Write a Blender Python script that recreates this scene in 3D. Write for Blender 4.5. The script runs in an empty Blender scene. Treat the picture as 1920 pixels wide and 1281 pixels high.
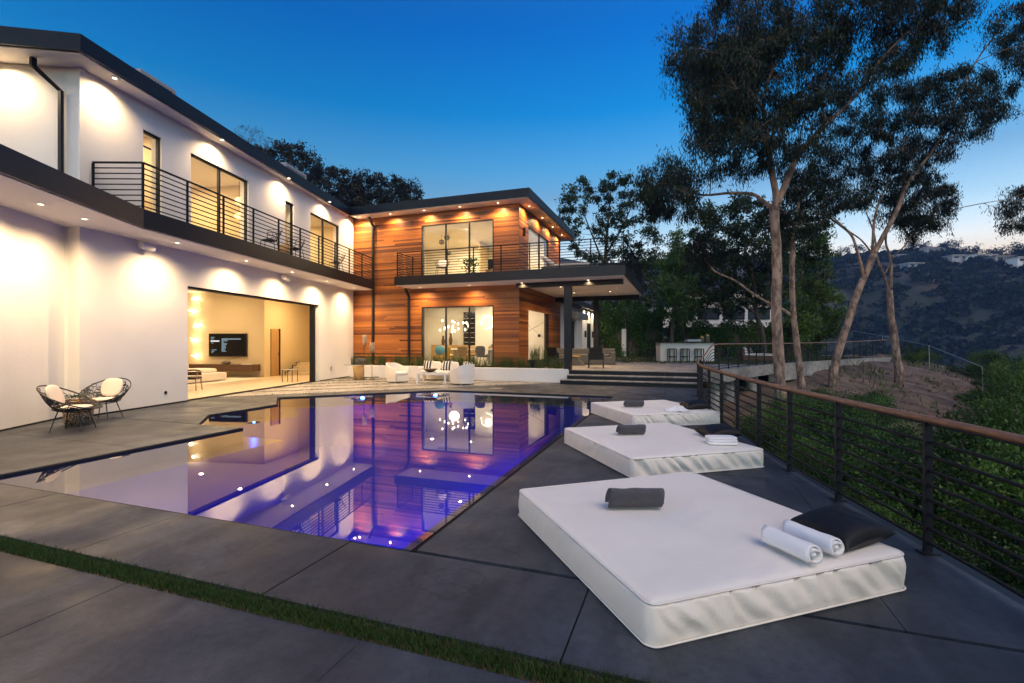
import bpy, math, random
import numpy as np
R = math.radians
sc = bpy.context.scene
# ---------------------------------------------------------------- camera, sky, sun, exposure
CAM_H = 1.65
CAM_A = R(19.55)
FPX = 907.0
camd = bpy.data.cameras.new('camera')
cam = bpy.data.objects.new('camera', camd)
sc.collection.objects.link(cam)
cam.location = (0, 0, CAM_H)
cam.rotation_euler = (R(90), 0, CAM_A)
camd.sensor_width = 36
camd.lens = 17.0
camd.shift_y = 0.0008
camd.clip_start = 0.05
camd.clip_end = 3000
sc.camera = cam
sc.view_settings.view_transform = 'Standard'
sc.view_settings.look = 'None'
sc.view_settings.exposure = 4.0
sc.view_settings.gamma = 1.0
sc.view_settings.use_curve_mapping = False
sc.render.engine = 'CYCLES'
sc.cycles.use_denoising = True
sc.cycles.max_bounces = 7
sc.cycles.diffuse_bounces = 3
sc.cycles.glossy_bounces = 4
sc.cycles.transmission_bounces = 4
sc.cycles.transparent_max_bounces = 12
sc.cycles.sample_clamp_indirect = 0.6
sc.cycles.caustics_reflective = False
sc.cycles.caustics_refractive = False

world = bpy.data.worlds.new('World')
sc.world = world
world.use_nodes = True
wt = world.node_tree
bg = wt.nodes['Background']
sky = wt.nodes.new('ShaderNodeTexSky')
sky.sky_type = 'NISHITA'
sky.sun_disc = False
sky.sun_elevation = R(-1)
sky.sun_rotation = R(205)
sky.ozone_density = 3.0
# the dusk gradient: a tint by elevation alone, the same all round the horizon
tc = wt.nodes.new('ShaderNodeTexCoord')
sx = wt.nodes.new('ShaderNodeSeparateXYZ')
rp = wt.nodes.new('ShaderNodeValToRGB')
wt.links.new(tc.outputs['Generated'], sx.inputs[0])
wt.links.new(sx.outputs['Z'], rp.inputs[0])
stops = [(0.0, (3.7, 4.7, 3.6)), (.1, (4.2, 4.7, 3.4)), (.1625, (4.6, 4.6, 3.1)), (.225, (2.6, 3.0, 2.1)),
         (.2856, (1.46, 1.95, 1.5)), (.33, (.85, 1.9, 1.6)), (.424, (.08, 1.42, 1.55)), (.54, (.03, 1.02, 1.48)),
         (.75, (.3, .85, 1.2))]
el = rp.color_ramp.elements
while len(el) < len(stops):
    el.new(.5)
for e, (p, c) in zip(el, stops):
    e.position = p
    e.color = (c[0] / 5, c[1] / 5, c[2] / 5, 1)
m1 = wt.nodes.new('ShaderNodeVectorMath'); m1.operation = 'MULTIPLY'
m2 = wt.nodes.new('ShaderNodeVectorMath'); m2.operation = 'SCALE'; m2.inputs['Scale'].default_value = 5.0
wt.links.new(sky.outputs[0], m1.inputs[0])
wt.links.new(rp.outputs[0], m1.inputs[1])
wt.links.new(m1.outputs[0], m2.inputs[0])
wt.links.new(m2.outputs[0], bg.inputs[0])
bg.inputs[1].default_value = 0.1

sund = bpy.data.lights.new('sun', 'SUN')
sun = bpy.data.objects.new('sun', sund)
sc.collection.objects.link(sun)
sund.energy = 0.125
sund.angle = R(50)
sund.color = (1.0, .80, .60)
sun.rotation_euler = (R(41), 0, R(52))      # afterglow from behind the camera, to its right

# ---------------------------------------------------------------- helpers
FW = (-math.sin(CAM_A), math.cos(CAM_A)); RT = (math.cos(CAM_A), math.sin(CAM_A))
def cam_pt(px, py, Z):
    """a photograph pixel at a known distance -> world point"""
    X = (px - 960) / FPX * Z
    return (X * RT[0] + Z * FW[0], X * RT[1] + Z * FW[1], CAM_H + (642 - py) / FPX * Z)
def link(o): sc.collection.objects.link(o)

class MB:
    def __init__(s, xf=None):
        s.v = []; s.f = []; s.t = None; s.xf = xf
    def add(s, vs, fs, tone=None):
        b = len(s.v)
        s.v.extend(vs)
        s.f.extend([tuple(i + b for i in f) for f in fs])
        if tone is not None:
            if s.t is None: s.t = []
            s.t.extend([tone] * len(fs))
        return s
    def box(s, a, b, tone=None):
        x0, y0, z0 = a; x1, y1, z1 = b
        if x0 > x1: x0, x1 = x1, x0
        if y0 > y1: y0, y1 = y1, y0
        if z0 > z1: z0, z1 = z1, z0
        return s.add([(x0, y0, z0), (x1, y0, z0), (x1, y1, z0), (x0, y1, z0), (x0, y0, z1), (x1, y0, z1), (x1, y1, z1), (x0, y1, z1)],
                     [(0, 3, 2, 1), (4, 5, 6, 7), (0, 1, 5, 4), (1, 2, 6, 5), (2, 3, 7, 6), (3, 0, 4, 7)], tone)
    def beam(s, p, q, w, h):
        """box from p to q, w wide (horizontal), h high, centred on the line"""
        p = np.array(p, float); q = np.array(q, float); d = q - p; L = np.linalg.norm(d); d /= L
        up = np.array((0, 0, 1.0)) if abs(d[2]) < .95 else np.array((0, 1.0, 0))
        sd = np.cross(d, up); sd /= np.linalg.norm(sd); up = np.cross(sd, d)
        vs = []
        for c in (p, q):
            for a, b in ((-1, -1), (1, -1), (1, 1), (-1, 1)):
                vs.append(tuple(c + sd * a * w / 2 + up * b * h / 2))
        return s.add(vs, [(0, 3, 2, 1), (4, 5, 6, 7), (0, 1, 5, 4), (1, 2, 6, 5), (2, 3, 7, 6), (3, 0, 4, 7)])
    def prism(s, poly, z0, z1, tone=None):
        n = len(poly)
        a = sum(poly[i][0] * poly[(i + 1) % n][1] - poly[(i + 1) % n][0] * poly[i][1] for i in range(n))
        if a < 0: poly = poly[::-1]
        vs = [(x, y, z0) for x, y in poly] + [(x, y, z1) for x, y in poly]
        fs = [tuple(range(n - 1, -1, -1)), tuple(range(n, 2 * n))] + [(i, (i + 1) % n, n + (i + 1) % n, n + i) for i in range(n)]
        return s.add(vs, fs, tone)
    def tube(s, pts, r, n=8, caps=True, closed=False, squash=None):
        P = [np.array(p, float) for p in pts]; m = len(P)
        rr = r if isinstance(r, (list, tuple)) else [r] * m
        vs = []; prev = None
        for i in range(m):
            if closed: d = P[(i + 1) % m] - P[i - 1]
            else: d = P[min(i + 1, m - 1)] - P[max(i - 1, 0)]
            d = d / (np.linalg.norm(d) + 1e-9)
            if prev is None:
                u = np.cross(d, (0, 0, 1.0))
                if np.linalg.norm(u) < .1: u = np.cross(d, (0, 1.0, 0))
            else:
                u = prev - d * np.dot(prev, d)
            u = u / (np.linalg.norm(u) + 1e-9); prev = u
            w = np.cross(d, u)
            for k in range(n):
                a = 2 * math.pi * k / n
                vs.append(tuple(P[i] + (u * math.cos(a) + w * math.sin(a)) * rr[i]))
        fs = []
        for i in range(m if closed else m - 1):
            j = (i + 1) % m
            for k in range(n):
                l = (k + 1) % n
                fs.append((i * n + k, i * n + l, j * n + l, j * n + k))
        if caps and not closed:
            fs.append(tuple(range(n - 1, -1, -1))); fs.append(tuple((m - 1) * n + k for k in range(n)))
        return s.add(vs, fs)
    def lathe(s, prof, c=(0, 0, 0), n=20, jit=0):
        vs = []; fs = []
        for r, z in prof:
            for k in range(n):
                a = 2 * math.pi * k / n
                vs.append((c[0] + r * math.cos(a), c[1] + r * math.sin(a), c[2] + z))
        m = len(prof)
        for i in range(m - 1):
            for k in range(n):
                l = (k + 1) % n
                fs.append((i * n + k, i * n + l, (i + 1) * n + l, (i + 1) * n + k))
        fs.append(tuple(range(n - 1, -1, -1))); fs.append(tuple((m - 1) * n + k for k in range(n)))
        return s.add(vs, fs)
    def ellipsoid(s, c, r, n=14, m=9, p=1.0):
        vs = []; fs = []
        for i in range(m + 1):
            th = math.pi * i / m
            for k in range(n):
                a = 2 * math.pi * k / n
                f = lambda t: math.copysign(abs(t) ** p, t)
                vs.append((c[0] + r[0] * f(math.sin(th)) * f(math.cos(a)), c[1] + r[1] * f(math.sin(th)) * f(math.sin(a)), c[2] + r[2] * f(math.cos(th))))
        for i in range(m):
            for k in range(n):
                l = (k + 1) % n
                fs.append((i * n + k, (i + 1) * n + k, (i + 1) * n + l, i * n + l))
        return s.add(vs, fs)
    def build(s, name, mat, parent=None, smooth=False, bevel=0, **props):
        me = bpy.data.meshes.new(name)
        vs = [s.xf(*v) for v in s.v] if s.xf else s.v
        me.from_pydata(vs, [], s.f)
        if s.t is not None:
            at = me.attributes.new('tone', 'FLOAT', 'FACE'); at.data.foreach_set('value', s.t)
        me.materials.append(M[mat] if isinstance(mat, str) else mat)
        if smooth: me.polygons.foreach_set('use_smooth', [True] * len(me.polygons))
        me.update()
        o = bpy.data.objects.new(name, me); link(o)
        if parent is not None: o.parent = parent
        if bevel:
            b = o.modifiers.new('bevel', 'BEVEL'); b.width = bevel; b.segments = 2; b.limit_method = 'ANGLE'
        for k, v in props.items(): o[k] = v
        return o

def quad_mesh(name, V, Q, mat, parent=None, tone=None, **props):
    """numpy arrays -> mesh: V (n,3), Q (m,4)"""
    me = bpy.data.meshes.new(name)
    V = np.ascontiguousarray(V, np.float32); Q = np.ascontiguousarray(Q, np.int32)
    me.vertices.add(len(V)); me.vertices.foreach_set('co', V.ravel())
    k = Q.shape[1]
    me.loops.add(Q.size); me.loops.foreach_set('vertex_index', Q.ravel())
    me.polygons.add(len(Q)); me.polygons.foreach_set('loop_start', np.arange(0, Q.size, k, dtype=np.int32))
    if tone is not None:
        at = me.attributes.new('tone', 'FLOAT', 'FACE'); at.data.foreach_set('value', np.ascontiguousarray(tone, np.float32))
    me.materials.append(M[mat]); me.update(calc_edges=True)
    o = bpy.data.objects.new(name, me); link(o)
    if parent is not None: o.parent = parent
    for a, b in props.items(): o[a] = b
    return o

def thing(name, label, cat, loc=(0, 0, 0), rz=0, group=None):
    o = bpy.data.objects.new(name, None); link(o)
    o.location = loc; o.rotation_euler = (0, 0, rz)
    o.empty_display_size = .2
    o['label'] = label; o['category'] = cat
    if group: o['group'] = group
    return o
def tag(o, label, cat, group=None):
    o['label'] = label; o['category'] = cat
    if group: o['group'] = group
    return o
def kids(o): return [c for c in bpy.data.objects if c.parent is o]
def copy_tree(o, loc=None, rz=None, label=None, scale=None, parent=None):
    c = o.copy(); link(c); c.parent = parent
    if loc is not None: c.location = loc
    if rz is not None: c.rotation_euler = (0, 0, rz)
    if scale is not None: c.scale = (scale,) * 3 if not isinstance(scale, tuple) else scale
    if label: c['label'] = label
    for ch in kids(o): copy_tree(ch, parent=c)
    return c
def clip(poly, a, b, c):
    """keep the side a*x+b*y<=c of a convex polygon"""
    out = []
    n = len(poly)
    for i in range(n):
        p, q = poly[i], poly[(i + 1) % n]
        dp = a * p[0] + b * p[1] - c; dq = a * q[0] + b * q[1] - c
        if dp <= 0: out.append(p)
        if dp * dq < 0:
            t = dp / (dp - dq); out.append((p[0] + (q[0] - p[0]) * t, p[1] + (q[1] - p[1]) * t))
    return out
def lamp(kind, name, loc, energy, color=(1, .72, .42), parent=None, size=.05, spot=None, rot=(0, 0, 0), blend=.8):
    d = bpy.data.lights.new(name, kind); d.energy = energy; d.color = color
    if kind == 'AREA': d.shape = 'DISK'; d.size = size
    else: d.shadow_soft_size = size
    if kind == 'SPOT': d.spot_size = spot; d.spot_blend = blend
    o = bpy.data.objects.new(name, d); link(o); o.location = loc; o.rotation_euler = rot
    if parent is not None: o.parent = parent
    return o

# ---------------------------------------------------------------- materials
M = {}
def mat(name, col=(.5, .5, .5), rough=.6, metal=0, spec=.5, noise=None, bump=None, emit=None, coat=0, sheen=0):
    """noise=(scale, amount[, stretch xyz]) mottles the colour; bump=(scale, strength)"""
    m = bpy.data.materials.new(name); m.use_nodes = True; M[name] = m
    nt = m.node_tree; b = nt.nodes['Principled BSDF']
    b.inputs['Base Color'].default_value = (*col, 1); b.inputs['Roughness'].default_value = rough
    b.inputs['Metallic'].default_value = metal; b.inputs['Specular IOR Level'].default_value = spec
    b.inputs['Sheen Weight'].default_value = sheen
    tcn = nt.nodes.new('ShaderNodeTexCoord')
    if noise:
        n = nt.nodes.new('ShaderNodeTexNoise'); n.inputs['Scale'].default_value = noise[0]; n.inputs['Detail'].default_value = 6
        src = tcn.outputs['Object']
        if len(noise) > 2:
            mp = nt.nodes.new('ShaderNodeMapping'); mp.inputs['Scale'].default_value = noise[2]; nt.links.new(src, mp.inputs[0]); src = mp.outputs[0]
        nt.links.new(src, n.inputs['Vector'])
        mr = nt.nodes.new('ShaderNodeMapRange'); mr.inputs[1].default_value = .3; mr.inputs[2].default_value = .7
        mr.inputs[3].default_value = 1 - noise[1]; mr.inputs[4].default_value = 1 + noise[1]
        nt.links.new(n.outputs['Fac'], mr.inputs[0])
        vm = nt.nodes.new('ShaderNodeVectorMath'); vm.operation = 'SCALE'; vm.inputs[0].default_value = col
        nt.links.new(mr.outputs[0], vm.inputs['Scale']); nt.links.new(vm.outputs[0], b.inputs['Base Color'])
    if bump:
        n2 = nt.nodes.new('ShaderNodeTexNoise'); n2.inputs['Scale'].default_value = bump[0]; n2.inputs['Detail'].default_value = 4
        nt.links.new(tcn.outputs['Object'], n2.inputs['Vector'])
        bp = nt.nodes.new('ShaderNodeBump'); bp.inputs['Strength'].default_value = bump[1]; bp.inputs['Distance'].default_value = .02
        nt.links.new(n2.outputs['Fac'], bp.inputs['Height']); nt.links.new(bp.outputs[0], b.inputs['Normal'])
    if emit:
        b.inputs['Emission Color'].default_value = (*emit[0], 1); b.inputs['Emission Strength'].default_value = emit[1]
    return m
def tone_mat(name, dark, light, rough=.6, spec=.3, transl=0, grain=None):
    """colour between dark and light by the face attribute 'tone'"""
    m = bpy.data.materials.new(name); m.use_nodes = True; M[name] = m
    nt = m.node_tree; b = nt.nodes['Principled BSDF']; b.inputs['Roughness'].default_value = rough; b.inputs['Specular IOR Level'].default_value = spec
    a = nt.nodes.new('ShaderNodeAttribute'); a.attribute_name = 'tone'
    fac = a.outputs['Fac']
    if grain:
        tcn = nt.nodes.new('ShaderNodeTexCoord'); mp = nt.nodes.new('ShaderNodeMapping'); mp.inputs['Scale'].default_value = grain[0]
        n = nt.nodes.new('ShaderNodeTexNoise'); n.inputs['Scale'].default_value = grain[1]; n.inputs['Detail'].default_value = 5
        nt.links.new(tcn.outputs['Object'], mp.inputs[0]); nt.links.new(mp.outputs[0], n.inputs['Vector'])
        ma = nt.nodes.new('ShaderNodeMath'); ma.operation = 'MULTIPLY_ADD'; ma.inputs[1].default_value = grain[2]
        nt.links.new(n.outputs['Fac'], ma.inputs[0])
        sb = nt.nodes.new('ShaderNodeMath'); sb.operation = 'SUBTRACT'; sb.inputs[1].default_value = grain[2] / 2
        nt.links.new(fac, sb.inputs[0]); nt.links.new(sb.outputs[0], ma.inputs[2]); fac = ma.outputs[0]
    mx = nt.nodes.new('ShaderNodeMix'); mx.data_type = 'RGBA'
    mx.inputs['A'].default_value = (*dark, 1); mx.inputs['B'].default_value = (*light, 1)
    nt.links.new(fac, mx.inputs['Factor']); nt.links.new(mx.outputs['Result'], b.inputs['Base Color'])
    if transl:
        tr = nt.nodes.new('ShaderNodeBsdfTranslucent'); nt.links.new(mx.outputs['Result'], tr.inputs[0])
        ms = nt.nodes.new('ShaderNodeMixShader'); ms.inputs[0].default_value = transl
        nt.links.new(b.outputs[0], ms.inputs[1]); nt.links.new(tr.outputs[0], ms.inputs[2])
        nt.links.new(ms.outputs[0], nt.nodes['Material Output'].inputs[0])
    return m
def clear_mat(name, f0, tint=(1, 1, 1), rough=0, wave=None, power=5):
    """a thin clear sheet: mirror by the angle of view, else straight through"""
    m = bpy.data.materials.new(name); m.use_nodes = True; M[name] = m
    nt = m.node_tree; nt.nodes.remove(nt.nodes['Principled BSDF'])
    g = nt.nodes.new('ShaderNodeBsdfGlossy'); g.inputs['Roughness'].default_value = rough
    t = nt.nodes.new('ShaderNodeBsdfTransparent'); t.inputs[0].default_value = (*tint, 1)
    lw = nt.nodes.new('ShaderNodeLayerWeight'); lw.inputs[0].default_value = .5
    pw = nt.nodes.new('ShaderNodeMath'); pw.operation = 'POWER'; pw.inputs[1].default_value = power
    ma = nt.nodes.new('ShaderNodeMath'); ma.operation = 'MULTIPLY_ADD'; ma.inputs[1].default_value = 1 - f0; ma.inputs[2].default_value = f0
    ms = nt.nodes.new('ShaderNodeMixShader')
    nt.links.new(lw.outputs['Facing'], pw.inputs[0]); nt.links.new(pw.outputs[0], ma.inputs[0]); nt.links.new(ma.outputs[0], ms.inputs[0])
    nt.links.new(t.outputs[0], ms.inputs[1]); nt.links.new(g.outputs[0], ms.inputs[2])
    nt.links.new(ms.outputs[0], nt.nodes['Material Output'].inputs[0])
    if wave:
        tcn = nt.nodes.new('ShaderNodeTexCoord')
        n = nt.nodes.new('ShaderNodeTexNoise'); n.inputs['Scale'].default_value = wave[0]; n.inputs['Detail'].default_value = 2
        nt.links.new(tcn.outputs['Object'], n.inputs['Vector'])
        bp = nt.nodes.new('ShaderNodeBump'); bp.inputs['Strength'].default_value = wave[1]; bp.inputs['Distance'].default_value = .01
        nt.links.new(n.outputs['Fac'], bp.inputs['Height']); nt.links.new(bp.outputs[0], g.inputs['Normal'])
    return m
def glow(name, col, s): return mat(name, (0, 0, 0), emit=(col, s))

def concrete(name, col, stain):
    m = mat(name, col, .62, spec=.35)
    nt = m.node_tree; b = nt.nodes['Principled BSDF']; tcn = nt.nodes.new('ShaderNodeTexCoord')
    def noise(scale, det, dist=0, st=None):
        n = nt.nodes.new('ShaderNodeTexNoise'); n.inputs['Scale'].default_value = scale; n.inputs['Detail'].default_value = det; n.inputs['Distortion'].default_value = dist
        src = tcn.outputs['Object']
        if st:
            mp = nt.nodes.new('ShaderNodeMapping'); mp.inputs['Scale'].default_value = st; nt.links.new(src, mp.inputs[0]); src = mp.outputs[0]
        nt.links.new(src, n.inputs['Vector']); return n.outputs['Fac']
    def rng(f, a, b_, c, d):
        r = nt.nodes.new('ShaderNodeMapRange'); nt.links.new(f, r.inputs[0])
        for i, v in enumerate((a, b_, c, d)): r.inputs[i + 1].default_value = v
        return r.outputs[0]
    def mul(a, b_):
        k = nt.nodes.new('ShaderNodeMath'); k.operation = 'MULTIPLY'; nt.links.new(a, k.inputs[0]); nt.links.new(b_, k.inputs[1]); return k.outputs[0]
    big = rng(noise(.55, 7, .4), .32, .7, 1 - stain, 1 + stain)
    mid = rng(noise(3.1, 6, 1.2, (1, .35, 1)),   .33, .68, .70, 1.24)
    fine = mul(rng(noise(150, 3), .3, .7, .74, 1.26), rng(noise(17, 6), .3, .7, .84, 1.16))
    line = rng(noise(1.15, 3, 2.0), .497, .503, 0, 1)      # hairline cracks: where a slow noise crosses its mean
    line2 = rng(noise(1.15, 3, 2.0), .503, .509, 1, 0)
    mx = nt.nodes.new('ShaderNodeMath'); mx.operation = 'MULTIPLY'; nt.links.new(line, mx.inputs[0]); nt.links.new(line2, mx.inputs[1])
    crack = rng(mx.outputs[0], 0, 1, 1, .82)
    spots = rng(noise(38, 2), .76, .79, 1, 1.7)
    f = mul(mul(mul(mul(big, mid), fine), crack), spots)
    vm = nt.nodes.new('ShaderNodeVectorMath'); vm.operation = 'SCALE'; vm.inputs[0].default_value = col
    nt.links.new(f, vm.inputs['Scale']); nt.links.new(vm.outputs[0], b.inputs['Base Color'])
    nt.links.new(rng(noise(1.7, 5), .3, .7, .42, .72), b.inputs['Roughness'])
    bp = nt.nodes.new('ShaderNodeBump'); bp.inputs['Strength'].default_value = .25; bp.inputs['Distance'].default_value = .004
    nt.links.new(noise(70, 4), bp.inputs['Height']); nt.links.new(bp.outputs[0], b.inputs['Normal'])
    return m
concrete('deck_concrete', (.047, .053, .064), .40)
# dried water marks where the pool's corner spills over
nt = M['deck_concrete'].node_tree; b = nt.nodes['Principled BSDF']; src = b.inputs['Base Color'].links[0].from_socket
ge = nt.nodes.new('ShaderNodeNewGeometry'); nn_ = nt.nodes.new('ShaderNodeTexNoise'); nn_.inputs['Scale'].default_value = 3.2; nn_.inputs['Detail'].default_value = 3
nt.links.new(ge.outputs['Position'], nn_.inputs['Vector'])
ds = nt.nodes.new('ShaderNodeVectorMath'); ds.operation = 'MULTIPLY_ADD'; ds.inputs[1].default_value = (.55, .55, 0); nt.links.new(nn_.outputs['Color'], ds.inputs[0]); nt.links.new(ge.outputs['Position'], ds.inputs[2])
acc = src
for cx_, cy_, rad, wd, dk in ((-1.28, 3.28, .20, .022, .55), (-1.12, 3.55, .34, .016, .7), (-.95, 4.1, .22, .018, .75), (-3.4, 2.95, .30, .02, .8), (.2, 2.0, .5, .02, .8)):
    dd = nt.nodes.new('ShaderNodeVectorMath'); dd.operation = 'DISTANCE'; dd.inputs[1].default_value = (cx_, cy_, 0); nt.links.new(ds.outputs[0], dd.inputs[0])
    su = nt.nodes.new('ShaderNodeMath'); su.operation = 'SUBTRACT'; su.inputs[1].default_value = rad; nt.links.new(dd.outputs['Value'], su.inputs[0])
    ab = nt.nodes.new('ShaderNodeMath'); ab.operation = 'ABSOLUTE'; nt.links.new(su.outputs[0], ab.inputs[0])
    mr = nt.nodes.new('ShaderNodeMapRange'); mr.inputs[1].default_value = 0; mr.inputs[2].default_value = wd; mr.inputs[3].default_value = dk; mr.inputs[4].default_value = 1; nt.links.new(ab.outputs[0], mr.inputs[0])
    vs = nt.nodes.new('ShaderNodeVectorMath'); vs.operation = 'SCALE'; nt.links.new(acc, vs.inputs[0]); nt.links.new(mr.outputs[0], vs.inputs['Scale']); acc = vs.outputs[0]
nt.links.new(acc, b.inputs['Base Color'])
concrete('terrace_concrete', (.30, .275, .245), .16)
concrete('old_concrete', (.34, .32, .29), .3)
mat('joint', (.02, .02, .02), .9)
mat('stucco', (.78, .755, .72), .85, spec=.2, noise=(.8, .05), bump=(55, .22))
mat('soffit_paint', (.74, .71, .67), .8, noise=(.5, .03))
mat('plaster', (.72, .68, .60), .8, noise=(.4, .02))
mat('inner_wall', (.64, .52, .33), .75, noise=(.4, .02))
mat('marble', (.78, .75, .70), .25, noise=(1.1, .06, (1, 1, 2.2)))
mat('oak_floor', (.52, .42, .29), .45, noise=(2.2, .14, (1, 9, 1)))
mat('dark_metal', (.010, .011, .014), .5, metal=.05, spec=.3, noise=(1.2, .25))
mat('rail_metal', (.010, .010, .011), .7, spec=.2)
mat('bronze_metal', (.014, .012, .012), .42, metal=.1, spec=.35, noise=(.8, .25))
mat('black', (.012, .012, .013), .5)
mat('grey_metal', (.42, .43, .44), .45, metal=.6)
mat('handrail_wood', (.24, .112, .055), .4, noise=(7, .3, (1, 1, 8)))
mat('white_paint', (.74, .73, .71), .5)
mat('white_fabric', (.82, .76, .67), .85, bump=(30, .12), sheen=.15, noise=(1.6, .035))
mat('cream_fabric', (.72, .62, .52), .85, bump=(200, .15))
mat('towel_white', (.86, .85, .84), .95, bump=(260, .4), sheen=.4)
mat('towel_grey', (.055, .048, .058), .95, bump=(330, 1.0), sheen=.3, noise=(40, .25))
mat('leatherette', (.010, .010, .011), .5, spec=.25, bump=(60, .08))
mat('grey_wicker', (.12, .11, .10), .7, bump=(120, .6), noise=(60, .3))
mat('brown_wood', (.10, .05, .025), .5, noise=(4, .3, (1, 8, 8)))
mat('tan_wood', (.40, .24, .10), .45, noise=(5, .25, (1, 8, 8)))
mat('cork', (.50, .30, .12), .8, noise=(22, .35), bump=(50, .5))
mat('driftwood', (.38, .26, .17), .85, noise=(9, .3), bump=(20, .6))
mat('soil', (.115, .078, .052), .95, noise=(.7, .35), bump=(3, .9))
mat('stripe_black', (.015, .015, .016), .8)
mat('screen', (.006, .007, .008), .12)
mat('gold', (.75, .45, .10), .5)
mat('roof_grey', (.25, .29, .34), .6, noise=(2, .1))
mat('pool_plaster', (.014, .016, .26), .7, noise=(2, .1))
mat('pool_tile', (.05, .05, .055), .35, noise=(6, .3))
mat('glass_blue', (.10, .35, .45), .1)
mat('far_wall', (.34, .34, .35), .8)
mat('far_roof', (.20, .17, .15), .8)
mat('far_glass', (.03, .04, .05), .2)
tone_mat('cedar', (.105, .027, .008), (.52, .18, .036), .42, .4, grain=((.5, .5, 16), 5, .6))
tone_mat('grass', (.014, .032, .006), (.052, .105, .018), .6, transl=.15)
tone_mat('reed', (.025, .045, .012), (.13, .17, .045), .6, transl=.2)
tone_mat('euc_leaf', (.003, .008, .003), (.017, .034, .010), .55, transl=.15)
tone_mat('tree_leaf', (.010, .024, .008), (.05, .085, .022), .55, transl=.2)
tone_mat('dry_leaf', (.012, .014, .007), (.045, .043, .020), .6, transl=.15)
tone_mat('shrub_leaf', (.008, .024, .004), (.14, .25, .035), .5, transl=.25)
tone_mat('hedge_leaf', (.018, .045, .010), (.12, .23, .04), .5, transl=.2)
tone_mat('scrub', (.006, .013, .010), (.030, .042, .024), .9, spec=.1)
clear_mat('window_glass', .03, (.96, .975, .96))
clear_mat('water', .05, (.62, .68, 1.0), .0, wave=(1.1, .012), power=3.6)
glow('lens_warm', (1, .76, .46), .6)
glow('bulb', (1, .82, .55), .4)
glow('bulb_amber', (1, .55, .15), .35)
glow('tube_light', (1, .84, .58), .3)
glow('lens_blue', (.10, .25, 1.0), 1.6)
glow('screen_text', (.5, .75, .9), .05)
glow('screen_white', (.95, .97, 1), .06)
# mottled eucalyptus bark
def bark(name, a, b_, sc_=(1, 1, .25)):
    m = mat(name, a, .8, bump=(14, .5)); nt = m.node_tree; b = nt.nodes['Principled BSDF']
    tcn = nt.nodes.new('ShaderNodeTexCoord'); mp = nt.nodes.new('ShaderNodeMapping'); mp.inputs['Scale'].default_value = sc_
    n = nt.nodes.new('ShaderNodeTexNoise'); n.inputs['Scale'].default_value = 5; n.inputs['Detail'].default_value = 9; n.inputs['Roughness'].default_value = .7
    nt.links.new(tcn.outputs['Object'], mp.inputs[0]); nt.links.new(mp.outputs[0], n.inputs['Vector'])
    r = nt.nodes.new('ShaderNodeValToRGB'); r.color_ramp.elements[0].position = .42; r.color_ramp.elements[1].position = .58
    r.color_ramp.elements[0].color = (*a, 1); r.color_ramp.elements[1].color = (*b_, 1)
    nt.links.new(n.outputs['Fac'], r.inputs[0]); nt.links.new(r.outputs[0], b.inputs['Base Color'])
bark('euc_bark', (.12, .078, .056), (.40, .27, .195), (1, 1, .4))
bark('dark_bark', (.05, .035, .025), (.12, .085, .06))
# slices of branch set in the side table
m = mat('log_slices', (.4, .26, .13), .7); nt = m.node_tree; b = nt.nodes['Principled BSDF']
tcn = nt.nodes.new('ShaderNodeTexCoord'); vo = nt.nodes.new('ShaderNodeTexVoronoi'); vo.inputs['Scale'].default_value = 17; vo.feature = 'DISTANCE_TO_EDGE'
nt.links.new(tcn.outputs['Object'], vo.inputs['Vector'])
r = nt.nodes.new('ShaderNodeValToRGB'); r.color_ramp.elements[0].position = .06; r.color_ramp.elements[1].position = .11
r.color_ramp.elements[0].color = (.03, .02, .014, 1); r.color_ramp.elements[1].color = (.55, .39, .24, 1)
nt.links.new(vo.outputs['Distance'], r.inputs[0]); nt.links.new(r.outputs[0], b.inputs['Base Color'])
# ================================================================ THE SETTING
from mathutils import noise as mnoise
from mathutils import Vector
rnd = random.Random(7)
DECK2 = 0.53
def lerp_tab(tab, y):
    if y <= tab[0][0]: return tab[0][1]
    for (a, va), (b, vb) in zip(tab, tab[1:]):
        if y <= b: return va + (vb - va) * (y - a) / (b - a)
    return tab[-1][1]
RAILTAB = [(-6, 2.75), (0, 2.38), (2, 2.2), (3.86, 1.97), (5, 1.72), (6, 1.5), (7, 1.29), (8.2, 1.08), (9.5, .88), (10.6, .72), (11.7, .57), (13, .44), (14, .41), (16.5, .42), (18.6, .6), (19.6, .92)]
def rail_x(y): return lerp_tab(RAILTAB, y)
def wing_x(y): return -12.12 - .218 * (y - 5.35)

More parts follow.
